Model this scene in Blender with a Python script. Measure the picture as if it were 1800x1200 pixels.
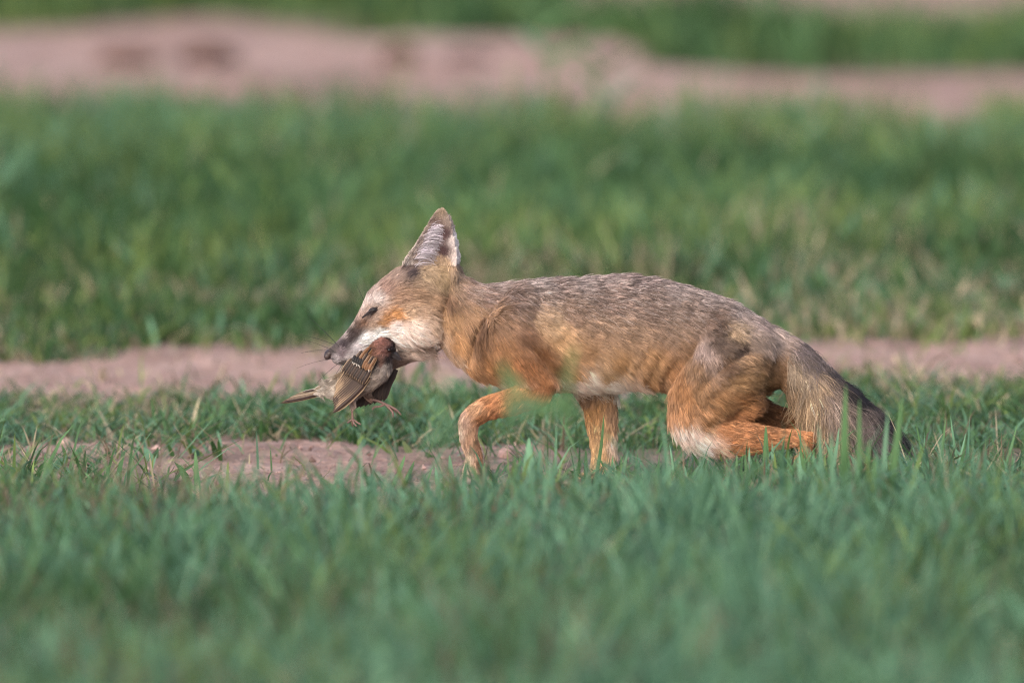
import bpy, bmesh, math, random
import numpy as np
from mathutils import Vector, kdtree

sc = bpy.context.scene
for o in list(bpy.data.objects):
    bpy.data.objects.remove(o)
COL = sc.collection
rng = np.random.default_rng(7)
random.seed(7)

# ------------------------------------------------------------------ camera
S = 1.2 / 1800.0            # metres per photograph pixel at the fox
H, D = 1.35, 20.0           # camera height and distance to the fox
ZC = 250 * S
TANP = (H - ZC) / D
cam_d = bpy.data.cameras.new('camera')
cam = bpy.data.objects.new('camera', cam_d)
COL.objects.link(cam)
cam.location = (0, -D, H)
cam.rotation_euler = (Vector((0, 0, ZC)) - Vector(cam.location)).to_track_quat('-Z', 'Y').to_euler()
cam_d.sensor_width = 36
cam_d.lens = 600
cam_d.clip_end = 2000
cam_d.dof.use_dof = True
cam_d.dof.focus_distance = 19.96
cam_d.dof.aperture_fstop = 5.4
sc.camera = cam

# ------------------------------------------------------------------ sky and sun
SUN_EL, SUN_AZ = math.radians(34), math.radians(205)   # azimuth clockwise from +Y
w = bpy.data.worlds.new('World')
sc.world = w
w.use_nodes = True
nt = w.node_tree
bg = nt.nodes['Background']
sky = nt.nodes.new('ShaderNodeTexSky')
sky.sky_type = 'NISHITA'
sky.sun_disc = False
sky.sun_elevation = SUN_EL
sky.sun_rotation = SUN_AZ
sky.air_density = 1.0
sky.dust_density = 3.8
sky.ozone_density = 1.0
nt.links.new(sky.outputs[0], bg.inputs[0])
bg.inputs[1].default_value = 0.15
sun_d = bpy.data.lights.new('sun', 'SUN')
sun_d.energy = 0.7
sun_d.angle = math.radians(60)
sun_d.color = (1.0, 0.98, 0.975)
sun = bpy.data.objects.new('sun', sun_d)
COL.objects.link(sun)
sv = Vector((math.sin(SUN_AZ) * math.cos(SUN_EL), math.cos(SUN_AZ) * math.cos(SUN_EL), math.sin(SUN_EL)))
sun.rotation_euler = sv.to_track_quat('Z', 'Y').to_euler()
sun.location = sv * 30
vs = sc.view_settings
vs.view_transform = 'Standard'
vs.look = 'None'
vs.exposure = 0.83
vs.gamma = 1.0
sc.cycles.use_denoising = True
sc.cycles.denoiser = 'OPENIMAGEDENOISE'
sc.cycles.denoising_input_passes = 'RGB_ALBEDO_NORMAL'
sc.cycles.denoising_prefilter = 'NONE'
sc.cycles.use_adaptive_sampling = False
sc.cycles.filter_width = 1.2
sc.cycles.max_bounces = 6
sc.cycles.transparent_max_bounces = 8

# ------------------------------------------------------------------ helpers
def lin(r, g, b):
    c = np.array([r, g, b], float) / 255.0
    return np.where(c <= 0.04045, c / 12.92, ((c + 0.055) / 1.055) ** 2.4)

def tag(o, label=None, cat=None, group=None, kind=None):
    if label: o['label'] = label
    if cat: o['category'] = cat
    if group: o['group'] = group
    if kind: o['kind'] = kind
    return o

def X(px): return (px - 900) * S
def Z(py): return (850 - py) * S
def P(px, py, y=0.0): return np.array([X(px), y, Z(py)])

def project(x, y, z):
    d = D + y
    return 900 + x / d * 30000, 600 + 30000 * ((H - z) / d - TANP)

def ground_y(py):
    return H / ((py - 600) / 30000 + TANP) - D

def at(px, py, y):
    """world point on the ray of photograph pixel (px, py) at depth y"""
    d = D + y
    return np.array([(px - 900) * d / 30000, y, H - ((py - 600) / 30000 + TANP) * d])

def _hash(ix, iy, s):
    n = (ix * 374761393 + iy * 668265263 + s * 974634773) & 0xffffffff
    n = ((n ^ (n >> 13)) * 1274126177) & 0xffffffff
    return ((n ^ (n >> 16)) & 0xffff) / 65535.0

def vnoise(x, y, s=0):
    x = np.asarray(x, float); y = np.asarray(y, float)
    ix = np.floor(x).astype(np.int64); iy = np.floor(y).astype(np.int64)
    fx = x - ix; fy = y - iy
    fx = fx * fx * (3 - 2 * fx); fy = fy * fy * (3 - 2 * fy)
    a = _hash(ix, iy, s); b = _hash(ix + 1, iy, s); c = _hash(ix, iy + 1, s); d = _hash(ix + 1, iy + 1, s)
    return (a * (1 - fx) + b * fx) * (1 - fy) + (c * (1 - fx) + d * fx) * fy

def fbm(x, y, s=0, o=3):
    t = 0; a = 0.5; n = 0
    for k in range(o):
        t = t + a * vnoise(np.asarray(x) * 2 ** k, np.asarray(y) * 2 ** k, s + k * 17); n += a; a *= 0.5
    return t / n

def sstep(a, b, x):
    t = np.clip((x - a) / (b - a), 0, 1)
    return t * t * (3 - 2 * t)

def mesh_obj(name, verts, faces, mat=None, parent=None, smooth=True):
    me = bpy.data.meshes.new(name)
    me.from_pydata([tuple(v) for v in verts], [], [tuple(f) for f in faces])
    me.validate(); me.update()
    if smooth:
        me.polygons.foreach_set('use_smooth', [True] * len(me.polygons))
    if mat: me.materials.append(mat)
    o = bpy.data.objects.new(name, me)
    COL.objects.link(o)
    if parent: o.parent = parent
    return o

def set_col(me, cols, name='Col'):
    a = me.attributes.new(name, 'FLOAT_COLOR', 'POINT')
    c = np.ones((len(me.vertices), 4), np.float32); c[:, :3] = cols
    a.data.foreach_set('color', c.ravel())

def new_mat(name):
    m = bpy.data.materials.new(name); m.use_nodes = True
    return m, m.node_tree, m.node_tree.nodes['Principled BSDF']

def attr_mat(name, rough=0.6, spec=0.3, translucent=0.0, bump=0.0, bscale=200.0, coat=0.0):
    m, t, b = new_mat(name)
    a = t.nodes.new('ShaderNodeAttribute'); a.attribute_name = 'Col'
    t.links.new(a.outputs['Color'], b.inputs['Base Color'])
    b.inputs['Roughness'].default_value = rough
    b.inputs['Specular IOR Level'].default_value = spec
    if coat: b.inputs['Coat Weight'].default_value = coat
    if translucent:
        tr = t.nodes.new('ShaderNodeBsdfTranslucent')
        t.links.new(a.outputs['Color'], tr.inputs['Color'])
        mx = t.nodes.new('ShaderNodeMixShader'); mx.inputs[0].default_value = translucent
        t.links.new(b.outputs[0], mx.inputs[1]); t.links.new(tr.outputs[0], mx.inputs[2])
        t.links.new(mx.outputs[0], t.nodes['Material Output'].inputs['Surface'])
    if bump:
        n = t.nodes.new('ShaderNodeTexNoise'); n.inputs['Scale'].default_value = bscale
        bp = t.nodes.new('ShaderNodeBump'); bp.inputs['Strength'].default_value = bump; bp.inputs['Distance'].default_value = 0.002
        t.links.new(n.outputs[0], bp.inputs['Height']); t.links.new(bp.outputs[0], b.inputs['Normal'])
    return m

def plain_mat(name, rgb, rough=0.5, spec=0.5, bump=0.0, bscale=300.0):
    m, t, b = new_mat(name)
    n = t.nodes.new('ShaderNodeTexNoise'); n.inputs['Scale'].default_value = bscale * 0.4
    r = t.nodes.new('ShaderNodeValToRGB')
    r.color_ramp.elements[0].position = 0.3; r.color_ramp.elements[1].position = 0.7
    r.color_ramp.elements[0].color = (*[c * 0.75 for c in rgb], 1); r.color_ramp.elements[1].color = (*[min(1, c * 1.25) for c in rgb], 1)
    tc = t.nodes.new('ShaderNodeTexCoord')
    t.links.new(tc.outputs['Object'], n.inputs['Vector'])
    t.links.new(n.outputs[0], r.inputs[0]); t.links.new(r.outputs[0], b.inputs['Base Color'])
    b.inputs['Roughness'].default_value = rough; b.inputs['Specular IOR Level'].default_value = spec
    if bump:
        n2 = t.nodes.new('ShaderNodeTexNoise'); n2.inputs['Scale'].default_value = bscale
        t.links.new(tc.outputs['Object'], n2.inputs['Vector'])
        bp = t.nodes.new('ShaderNodeBump'); bp.inputs['Strength'].default_value = bump; bp.inputs['Distance'].default_value = 0.001
        t.links.new(n2.outputs[0], bp.inputs['Height']); t.links.new(bp.outputs[0], b.inputs['Normal'])
    return m

# ------------------------------------------------------------------ ground
# layout of the place: where soil is bare and where turf grows, in metres on the ground
def cover(x, y):
    """0 bare soil .. 1 turf"""
    x = np.asarray(x, float); y = np.asarray(y, float)
    n = fbm(x * 2.3 + 9, y * 1.1 + 3, 5) - 0.5
    n2 = fbm(x * 7 + 2, y * 5 + 8, 6) - 0.5
    c = np.zeros_like(x + y)
    # foreground turf
    c = np.maximum(c, 1 - sstep(-0.98, -0.42, y + n * 0.8 + n2 * 0.7 + 0.52 * np.exp(-((x + 0.23) / 0.15) ** 2)))
    # thin turf either side of the fox
    c = np.maximum(c, 0.62 * sstep(0.0, 0.25, x + n * 0.4 + n2 * 0.4) * (1 - sstep(1.0, 1.6, y + n)))
    c = np.maximum(c, 0.48 * sstep(0.28, 0.42, -x + n * 0.6 + n2 * 0.6 - 0.1) * (1 - sstep(0.4, 0.8, y)))
    # mat of low weeds behind
    m = sstep(0.40, 0.85, y + n * 0.6 + n2 * 0.6) * (1 - sstep(1.40, 1.85, y + n * 0.5 + n2 * 0.5 + 0.15 * sstep(-0.2, -0.5, x)))
    m = m * np.where(x > 0.32, 0.6, 0.95)
    c = np.maximum(c, m)
    # far turf
    e0 = 2.45 + 0.05 * x + n * 0.8 + n2 * 0.6
    e1 = 7.95 - 0.22 * x + n * 1.2 + n2 * 1.6
    c = np.maximum(c, sstep(0, 0.45, y - e0) * (1 - sstep(-0.2, 0.35, y - e1)))
    # farthest turf: strip that falls away to the right, soil again beyond
    f0 = 12.7 - 1.35 * (x + 0.4) * (x > -0.4) + 1.1 * n * 2
    f0 = np.where(x > 0.25, 11.3 - 0.45 * (x - 0.25) + n * 1.6, np.maximum(f0, 11.6))
    f1 = np.where(x > 0.1, 13.2 - 0.35 * (x - 0.2), 18.0)
    c = np.maximum(c, 0.95 * sstep(0, 0.4, y - f0) * (1 - sstep(-0.3, 0.4, y - f1 - n)))
    far = sstep(19, 26, y)
    c = np.maximum(c, far * sstep(0.4, 0.6, fbm(x * .15, y * .15, 31)))
    near = 1 - sstep(-5.2, -4.6, y)
    return np.clip(np.maximum(c, near), 0, 1)

def gz(x, y):
    x = np.asarray(x, float); y = np.asarray(y, float)
    b = (fbm(x * 0.9 + 4, y * 0.6 + 1, 11) - 0.5) * 0.05 * sstep(0.5, 3.0, np.abs(y) + 0.2 * np.abs(x))
    m = (fbm(x * 5 + 4, y * 4 + 1, 12) - 0.5) * 0.014
    f = (fbm(x * 30, y * 22, 13) - 0.5) * 0.016 + (np.abs(fbm(x * 70, y * 60, 14) - 0.5)) * 0.014
    rough_far = sstep(8, 9, y) * (1 - sstep(13, 15, y))
    r = (fbm(x * 1.6 + 1, y * 2.2 + 5, 15, 4) - 0.55) * 0.09 * rough_far
    return b + m + f * (1 - 0.6 * cover(x, y)) + r

def axis(segs):
    v = []
    for a, b, st in segs:
        v.append(np.arange(a, b, st))
    v.append([segs[-1][1]])
    return np.concatenate(v)

gx = axis([(-600, -60, 60), (-60, -6, 4), (-6, -1.6, 0.25), (-1.6, -0.75, 0.03), (-0.75, 0.75, 0.010), (0.75, 1.6, 0.03), (1.6, 6, 0.25), (6, 60, 4), (60, 600, 60)])
gy = axis([(-40, -6, 3), (-6, -1.0, 0.08), (-1.0, 2.7, 0.014), (2.7, 16, 0.06), (16, 40, 0.6), (40, 200, 10), (200, 900, 70)])
GX, GY = np.meshgrid(gx, gy)
GZ = gz(GX, GY)
nx, ny = len(gx), len(gy)
verts = np.stack([GX, GY, GZ], -1).reshape(-1, 3)
ii = np.arange(nx * ny).reshape(ny, nx)
quads = np.stack([ii[:-1, :-1], ii[:-1, 1:], ii[1:, 1:], ii[1:, :-1]], -1).reshape(-1, 4)

def np_mesh(name, verts, loops, starts, totals, cols, mat, smooth=True):
    me = bpy.data.meshes.new(name)
    me.vertices.add(len(verts)); me.vertices.foreach_set('co', np.asarray(verts, np.float32).ravel())
    me.loops.add(len(loops)); me.loops.foreach_set('vertex_index', np.asarray(loops, np.int32))
    me.polygons.add(len(starts)); me.polygons.foreach_set('loop_start', np.asarray(starts, np.int32))
    me.polygons.foreach_set('loop_total', np.asarray(totals, np.int32))
    me.polygons.foreach_set('use_smooth', np.full(len(starts), smooth))
    me.update(calc_edges=True)
    if cols is not None: set_col(me, cols)
    me.materials.append(mat)
    o = bpy.data.objects.new(name, me); COL.objects.link(o)
    return o

def soil_mat():
    m, t, b = new_mat('soil')
    tc = t.nodes.new('ShaderNodeTexCoord')
    def noise(scale, det=6):
        n = t.nodes.new('ShaderNodeTexNoise'); n.inputs['Scale'].default_value = scale; n.inputs['Detail'].default_value = det
        t.links.new(tc.outputs['Object'], n.inputs['Vector']); return n
    n1, n2, n3 = noise(1.7), noise(14), noise(90)
    r = t.nodes.new('ShaderNodeValToRGB')
    e = r.color_ramp.elements
    e[0].position = 0.34; e[0].color = (0.17, 0.095, 0.075, 1)
    e[1].position = 0.68; e[1].color = (0.53, 0.385, 0.335, 1)
    k = e.new(0.5); k.color = (0.41, 0.272, 0.228, 1)
    mx = t.nodes.new('ShaderNodeMix'); mx.data_type = 'FLOAT'; mx.inputs[0].default_value = 0.55
    t.links.new(n1.outputs[0], mx.inputs[2]); t.links.new(n2.outputs[0], mx.inputs[3])
    mx2 = t.nodes.new('ShaderNodeMix'); mx2.data_type = 'FLOAT'; mx2.inputs[0].default_value = 0.3
    t.links.new(mx.outputs[0], mx2.inputs[2]); t.links.new(n3.outputs[0], mx2.inputs[3])
    t.links.new(mx2.outputs[0], r.inputs[0])
    mp = t.nodes.new('ShaderNodeMapping'); mp.inputs['Scale'].default_value = (1.6, 0.55, 1); t.links.new(tc.outputs['Object'], mp.inputs['Vector'])
    nd = t.nodes.new('ShaderNodeTexNoise'); nd.inputs['Scale'].default_value = 1.5; nd.inputs['Detail'].default_value = 4; t.links.new(mp.outputs[0], nd.inputs['Vector'])
    mr = t.nodes.new('ShaderNodeMapRange'); mr.inputs[1].default_value = 0.52; mr.inputs[2].default_value = 0.66; mr.inputs[4].default_value = 0.32; t.links.new(nd.outputs[0], mr.inputs[0])
    dm = t.nodes.new('ShaderNodeMix'); dm.data_type = 'RGBA'; t.links.new(mr.outputs[0], dm.inputs[0]); t.links.new(r.outputs[0], dm.inputs[6]); dm.inputs[7].default_value = (0.13, 0.082, 0.066, 1)
    at_ = t.nodes.new('ShaderNodeAttribute'); at_.attribute_name = 'Col'
    th = t.nodes.new('ShaderNodeMix'); th.data_type = 'RGBA'
    t.links.new(at_.outputs['Fac'], th.inputs[0])
    t.links.new(dm.outputs[2], th.inputs[6]); th.inputs[7].default_value = (0.085, 0.085, 0.045, 1)
    t.links.new(th.outputs[2], b.inputs['Base Color'])
    b.inputs['Roughness'].default_value = 0.95; b.inputs['Specular IOR Level'].default_value = 0.15
    bp = t.nodes.new('ShaderNodeBump'); bp.inputs['Strength'].default_value = 0.9; bp.inputs['Distance'].default_value = 0.010
    t.links.new(n3.outputs[0], bp.inputs['Height']); t.links.new(bp.outputs[0], b.inputs['Normal'])
    return m

cv = cover(verts[:, 0], verts[:, 1])
nq = len(quads)
ground = np_mesh('ground', verts, quads.ravel(), np.arange(nq) * 4, np.full(nq, 4), np.repeat((cv * 0.85)[:, None], 3, 1), soil_mat())
tag(ground, 'pinkish brown bare soil and turf ground', None, None, 'structure')

# ------------------------------------------------------------------ grass
GRASS = attr_mat('grass_blade', 0.45, 0.28, 0.36)

def blades(name, root, h, wd, az, lean, curl, col, face=None, tipcol=None):
    """N curved grass blades, each a tapering folded strip of five triangles; joined into one mesh"""
    N = len(root)
    dirv = np.stack([np.cos(az), np.sin(az), np.zeros(N)], -1)
    fa = az + math.pi / 2 if face is None else face
    side = np.stack([np.cos(fa), np.sin(fa), np.zeros(N)], -1)
    V = np.zeros((N, 7, 3)); C = np.zeros((N, 7, 3))
    prof = [(0.0, 0.75), (0.4, 1.0), (0.75, 0.62)]
    for k, (t, wf) in enumerate(prof):
        c = root + np.outer(h * t * (1 - 0.25 * curl * t * t), [0, 0, 1]) + dirv * (h * (lean * t + curl * t * t))[:, None]
        V[:, 2 * k] = c - side * (wd * wf * 0.5)[:, None]
        V[:, 2 * k + 1] = c + side * (wd * wf * 0.5)[:, None]
    V[:, 6] = root + np.outer(h * (1 - 0.42 * np.minimum(curl, 1.3)), [0, 0, 1]) + dirv * (h * (lean + curl * 1.05))[:, None]
    tc = col if tipcol is None else tipcol
    for k, f in ((0, 0.0), (1, 0.0), (2, 0.4), (3, 0.4), (4, 0.8), (5, 0.8), (6, 1.0)):
        C[:, k] = col * (1 - f) + tc * f
    base = (np.arange(N) * 7)[:, None]
    pat = np.array([0, 1, 3, 2, 2, 3, 5, 4, 4, 5, 6])
    loops = (base + pat).ravel()
    starts = ((np.arange(N) * 11)[:, None] + np.array([0, 4, 8])).ravel()
    totals = np.tile([4, 4, 3], N)
    return np_mesh(name, V.reshape(-1, 3), loops, starts, totals, C.reshape(-1, 3), GRASS)

PAL = {
    'mid': np.array([0.082, 0.168, 0.066]), 'deep': np.array([0.036, 0.088, 0.024]),
    'blue': np.array([0.120, 0.240, 0.142]), 'lime': np.array([0.150, 0.215, 0.062]),
    'straw': np.array([0.36, 0.30, 0.20]), 'brown': np.array([0.17, 0.125, 0.080])}

def pick(weights, N, x, y, seed, sc_=2.2):
    keys = list(weights)
    wts = np.array([weights[k] for k in keys], float)
    wts = np.tile(wts, (N, 1))
    for j in range(len(keys)):                       # patches: each tint has its own drifts
        wts[:, j] *= 0.12 + 9 * fbm(x * sc_ + j * 13.7, y * sc_ * 0.6 + j * 5.1, seed + j) ** 4
    wts /= wts.sum(1, keepdims=True)
    cum = wts.cumsum(1); u = rng.random(N)[:, None]
    idx = np.minimum((u > cum).sum(1), len(keys) - 1)
    c = np.array([PAL[k] for k in keys])[idx]
    return c * np.exp(rng.normal(0, 0.22, N))[:, None], idx

def scatter(x0, x1, y0, y1, dens, fn=None):
    n = int((x1 - x0) * (y1 - y0) * dens)
    x = rng.uniform(x0, x1, n); y = rng.uniform(y0, y1, n)
    c = cover(x, y) if fn is None else fn(x, y)
    k = rng.random(n) < c
    # tussocks: thin out between clumps
    t = fbm(x * 9, y * 9, 41)
    k &= rng.random(n) < (0.35 + 1.3 * sstep(0.35, 0.65, t))
    return x[k], y[k]

def turf(name, x, y, hmean, hsd, wmean, weights, seed, lean=0.35, curl=0.5, sc_=2.2, ramp=None):
    N = len(x)
    clump = fbm(x * 6, y * 5, seed + 90)
    h = np.clip(rng.normal(hmean, hsd, N), hmean * 0.25, hmean * 2.4) * (0.30 + 1.4 * clump)
    if ramp is not None: h = h * ramp(x, y)
    col, _ = pick(weights, N, x, y, seed, sc_)
    wd = wmean * rng.uniform(0.6, 1.35, N)
    root = np.stack([x, y, gz(x, y) - 0.004], -1)
    az = rng.uniform(0, 2 * math.pi, N)
    return blades(name, root, h, wd, az, np.abs(rng.normal(0, lean, N)), np.abs(rng.normal(0, curl, N)), col,
                  face=rng.uniform(0, 2 * math.pi, N), tipcol=col * 1.12 + 0.006)

x, y = scatter(-1.5, 1.5, -4.9, -0.15, 9500)
g = turf('foreground_grass', x, y, 0.084, 0.022, 0.0046, {'mid': 1.0, 'deep': 0.7, 'blue': 1.9, 'lime': 0.3, 'brown': 0.25}, 100, sc_=3.0, ramp=lambda x, y: 0.55 + 0.5 * (1 - sstep(-1.4, -0.6, y)))
tag(g, 'dense blue green grass in front of the fox', 'grass', None, 'stuff')

# thin grass round the fox's feet and on the soil
def thin(x, y): return np.where(y < -0.1, 0, cover(x, y)) * 0.9 + 0.02
x, y = scatter(-1.3, 1.3, -1.0, 1.0, 6500, lambda x, y: np.clip(cover(x, y) * 0.85 + 0.05, 0, 1))
g = turf('sparse_grass', x, y, 0.034, 0.014, 0.0024, {'mid': 1.0, 'blue': 0.6, 'lime': 0.5, 'straw': 1.3, 'brown': 0.4}, 200, 0.7, 0.8, ramp=lambda x, y: 1 + 0.6 * sstep(0.1, 0.3, x) * (1 - sstep(-0.3, 0.1, y)))
tag(g, 'thin short grass with straw blades around the paws', 'grass', None, 'stuff')

x, y = scatter(-1.6, 1.6, 0.55, 2.1, 14000)
g = turf('low_weeds', x, y, 0.030, 0.010, 0.0040, {'mid': 1.0, 'deep': 0.8, 'blue': 0.9, 'lime': 0.6, 'straw': 0.5}, 300, 0.8, 0.8, 4)
tag(g, 'low green weeds on the ground between fox and path', 'grass', None, 'stuff')

x, y = scatter(-1.9, 1.9, 1.7, 9.6, 6800, lambda x, y: cover(x, y))
g = turf('far_grass', x, y, 0.078, 0.018, 0.0062, {'mid': 1.2, 'deep': 1.3, 'blue': 0.6, 'lime': 0.9, 'straw': 0.12}, 400, 0.3, 0.45, 1.3, ramp=lambda x, y: 0.42 + 0.64 * sstep(2.5, 4.6, y))
tag(g, 'broad blurred band of green grass behind the fox', 'grass', None, 'stuff')
x, y = scatter(-1.9, 1.9, 1.8, 5.0, 7500, lambda x, y: np.maximum(cover(x, y), 0.07 * (fbm(x * 6, y * 5, 56) > 0.5)) * (1 - sstep(3.0, 4.9, y)))
g = turf('dry_grass', x, y, 0.050, 0.014, 0.0045, {'straw': 1.0, 'brown': 0.5, 'lime': 0.8}, 450, 0.5, 0.6, ramp=lambda x, y: 0.5 + 0.5 * sstep(2.5, 4.2, y))
tag(g, 'yellowing dry grass along the near edge of the blurred band', 'grass', None, 'stuff')
x, y = scatter(-2.4, 2.4, 10.2, 18.0, 2600)
g = turf('distant_grass', x, y, 0.085, 0.02, 0.009, {'mid': 1.2, 'deep': 1.6, 'lime': 0.6}, 500, 0.3, 0.4, 1.2)
tag(g, 'farthest strip of grass beyond the pink soil', 'grass', None, 'stuff')
x, y = scatter(-1.5, 1.5, -0.9, 2.0, 2600, lambda x, y: cover(x, y) * sstep(0.45, 0.6, fbm(x * 4 + 3, y * 4, 71)))
g = turf('broadleaf_weeds', x, y, 0.020, 0.006, 0.0085, {'mid': 1.0, 'deep': 0.9, 'lime': 0.4, 'blue': 0.8}, 600, 1.0, 0.6, 4)
tag(g, 'low broad leaved weeds hugging the soil', 'weeds', None, 'stuff')
x, y = scatter(-1.5, 1.5, -4.9, -0.6, 700)
g = turf('dead_stalks', x, y, 0.085, 0.02, 0.0020, {'straw': 1.0, 'brown': 1.0}, 650, 0.5, 0.7, 4)
tag(g, 'thin dead stalks among the foreground grass', 'grass', None, 'stuff')
# a thin scatter of dead straw lying on the soil
n = 5200
x = rng.uniform(-1.3, 1.3, n); y = rng.uniform(-0.9, 2.7, n)
k = rng.random(n) < 0.35 + 0.65 * (cover(x, y) > 0.2); x, y = x[k], y[k]
n = len(x)
g = blades('straw', np.stack([x, y, gz(x, y) + 0.002], -1), rng.uniform(0.006, 0.016, n), rng.uniform(.0012, .0025, n), rng.uniform(0, 6.28, n),
           rng.uniform(1.0, 3.2, n), rng.uniform(-0.3, 0.5, n), PAL['straw'] * np.exp(rng.normal(0.05, 0.25, n))[:, None])
tag(g, 'dead straw lying on the bare soil', 'straw', None, 'stuff')

# ------------------------------------------------------------------ lofted shapes
def catmull(pts, m):
    pts = np.asarray(pts, float); n = len(pts); out = []
    for i in range(n - 1):
        p0 = pts[max(i - 1, 0)]; p1 = pts[i]; p2 = pts[i + 1]; p3 = pts[min(i + 2, n - 1)]
        for k in range(m):
            t = k / m
            out.append(0.5 * (2 * p1 + (p2 - p0) * t + (2 * p0 - 5 * p1 + 4 * p2 - p3) * t * t + (3 * p1 - p0 - 3 * p2 + p3) * t ** 3))
    out.append(pts[-1])
    return np.array(out)

class Soup:
    def __init__(s): s.v = []; s.f = []; s.n = 0
    def add(s, v, f):
        s.v.append(np.asarray(v, float)); s.f += [tuple(i + s.n for i in q) for q in f]; s.n += len(v)
    def rings(s, R):
        R = np.asarray(R); m, n = R.shape[:2]
        v = list(R.reshape(-1, 3)); f = []
        for i in range(m - 1):
            for j in range(n):
                a, b = i * n + j, i * n + (j + 1) % n
                f.append((a, b, b + n, a + n))
        v.append(R[0].mean(0)); v.append(R[-1].mean(0))
        for j in range(n):
            f.append((m * n, (j + 1) % n, j)); f.append((m * n + 1, (m - 1) * n + j, (m - 1) * n + (j + 1) % n))
        s.add(v, f)
    def loft(s, st, m=6, n=28, ex=2.2):
        """stations (top px, top py, bottom px, bottom py, half width px, y centre px)"""
        st = catmull(st, m); a = np.linspace(0, 2 * math.pi, n, endpoint=False)
        ca, sa = np.cos(a), np.sin(a)
        ca = np.sign(ca) * np.abs(ca) ** (2 / ex); sa = np.sign(sa) * np.abs(sa) ** (2 / ex)
        R = []
        for tx, ty, bx, by, hw, yc in st:
            T = P(tx, ty); B = P(bx, by); c = (T + B) / 2; U = (T - B) / 2
            R.append(c + np.outer(ca, U) + np.outer(sa, [0, hw * S, 0]) + np.array([0, yc * S, 0]))
        s.rings(R)
    def limb(s, pts, m=6, n=20, flat=1.0):
        """(px, py, y px, radius px)"""
        q = catmull(pts, m); c = np.stack([X(q[:, 0]), q[:, 2] * S, Z(q[:, 1])], -1); r = q[:, 3] * S
        t = np.gradient(c, axis=0); t /= np.linalg.norm(t, axis=1)[:, None]
        a = np.linspace(0, 2 * math.pi, n, endpoint=False); R = []
        for i in range(len(c)):
            yv = np.array([0, 1.0, 0]); yv = yv - t[i] * t[i].dot(yv); yv /= np.linalg.norm(yv)
            u = np.cross(t[i], yv)
            R.append(c[i] + r[i] * (np.outer(np.cos(a), u) + np.outer(np.sin(a), yv * flat)))
        s.rings(R)
    def ball(s, px, py, y, rx, rz, ry, ang=0.0, n=14):
        v = []; f = []
        R = []
        for i in range(1, n):
            th = math.pi * i / n; ring = []
            for j in range(n * 2):
                ph = math.pi * j / n
                lx, ly, lz = rx * math.cos(th), ry * math.sin(th) * math.cos(ph), rz * math.sin(th) * math.sin(ph)
                ring.append([X(px) + S * (lx * math.cos(ang) - lz * math.sin(ang)), S * (y + ly), Z(py) + S * (lx * math.sin(ang) + lz * math.cos(ang))])
            R.append(ring)
        s.rings(R)
    def mesh(s, name):
        me = bpy.data.meshes.new(name)
        me.from_pydata([tuple(p) for p in np.concatenate(s.v)], [], s.f); me.update()
        bm = bmesh.new(); bm.from_mesh(me); bmesh.ops.recalc_face_normals(bm, faces=bm.faces); bm.to_mesh(me); bm.free()
        return me

def remeshed(soup, name, voxel, smooth=4):
    me = soup.mesh(name + '_raw')
    o = bpy.data.objects.new(name + '_raw', me); COL.objects.link(o)
    r = o.modifiers.new('r', 'REMESH'); r.mode = 'VOXEL'; r.voxel_size = voxel; r.use_smooth_shade = True
    if smooth:
        q = o.modifiers.new('s', 'SMOOTH'); q.factor = 0.5; q.iterations = smooth
    dg = bpy.context.evaluated_depsgraph_get()
    out = bpy.data.meshes.new_from_object(o.evaluated_get(dg))
    bpy.data.objects.remove(o); bpy.data.meshes.remove(me)
    out.name = name
    out.polygons.foreach_set('use_smooth', [True] * len(out.polygons))
    return out

# ------------------------------------------------------------------ fox body
fs = Soup()
# neck, trunk, rump
fs.loft([(770, 478, 738, 596, 40, 0), (800, 480, 765, 596, 50, 0), (848, 500, 800, 632, 57, 0), (900, 499, 852, 664, 68, 0), (948, 492, 915, 684, 80, 0), (1008, 491, 1000, 686, 84, 0),
         (1080, 486, 1080, 682, 82, 0), (1150, 493, 1150, 680, 74, 0), (1210, 506, 1200, 688, 66, 0), (1270, 526, 1262, 686, 68, 0), (1330, 558, 1322, 696, 60, 0), (1378, 592, 1364, 682, 40, 0), (1398, 614, 1388, 658, 20, 0)])
# skull and muzzle
fs.loft([(800, 480, 768, 592, 40, 0), (770, 468, 745, 600, 56, 0), (730, 466, 722, 612, 60, 0), (698, 472, 700, 612, 55, 0), (668, 494, 686, 606, 46, 0), (648, 512, 668, 612, 36, 0), (638, 532, 652, 620, 27, 0),
         (624, 560, 638, 630, 22, 0), (606, 585, 620, 636, 20, 0), (590, 602, 604, 641, 18, 0), (579, 612, 592, 640, 14, 0), (575, 618, 585, 636, 8, 0)], ex=2.3)
# cheek ruff, brow, shoulder blade, haunch: fuller shapes under the coat
for sd in (-1, 1):
    fs.ball(735, 572, sd * 40, 34, 30, 26, 0.5)
    fs.ball(668, 525, sd * 30, 20, 9, 16, 0.75)
    fs.ball(655, 590, sd * 20, 30, 13, 12, 0.45)
    fs.ball(898, 560, sd * 52, 66, 38, 30, 0.95)
# lower jaw, opened behind the bird
fs.limb([(752, 604, 0, 15), (720, 622, 0, 14), (680, 642, 0, 11), (640, 656, 0, 9), (616, 662, 0, 6)], flat=1.3)
# near foreleg, lifted
fs.limb([(880, 548, -50, 44), (905, 600, -62, 48), (940, 650, -64, 36), (945, 678, -62, 29), (905, 700, -60, 24), (860, 712, -58, 21), (828, 733, -56, 19), (824, 765, -55, 16), (833, 800, -54, 15), (830, 826, -54, 17)], flat=0.85)
for k, yy in enumerate((-68, -60, -50, -42)):
    fs.ball(819 + (3 if k in (0, 3) else 0), 836, yy, 10, 7, 5, -0.5)
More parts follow.
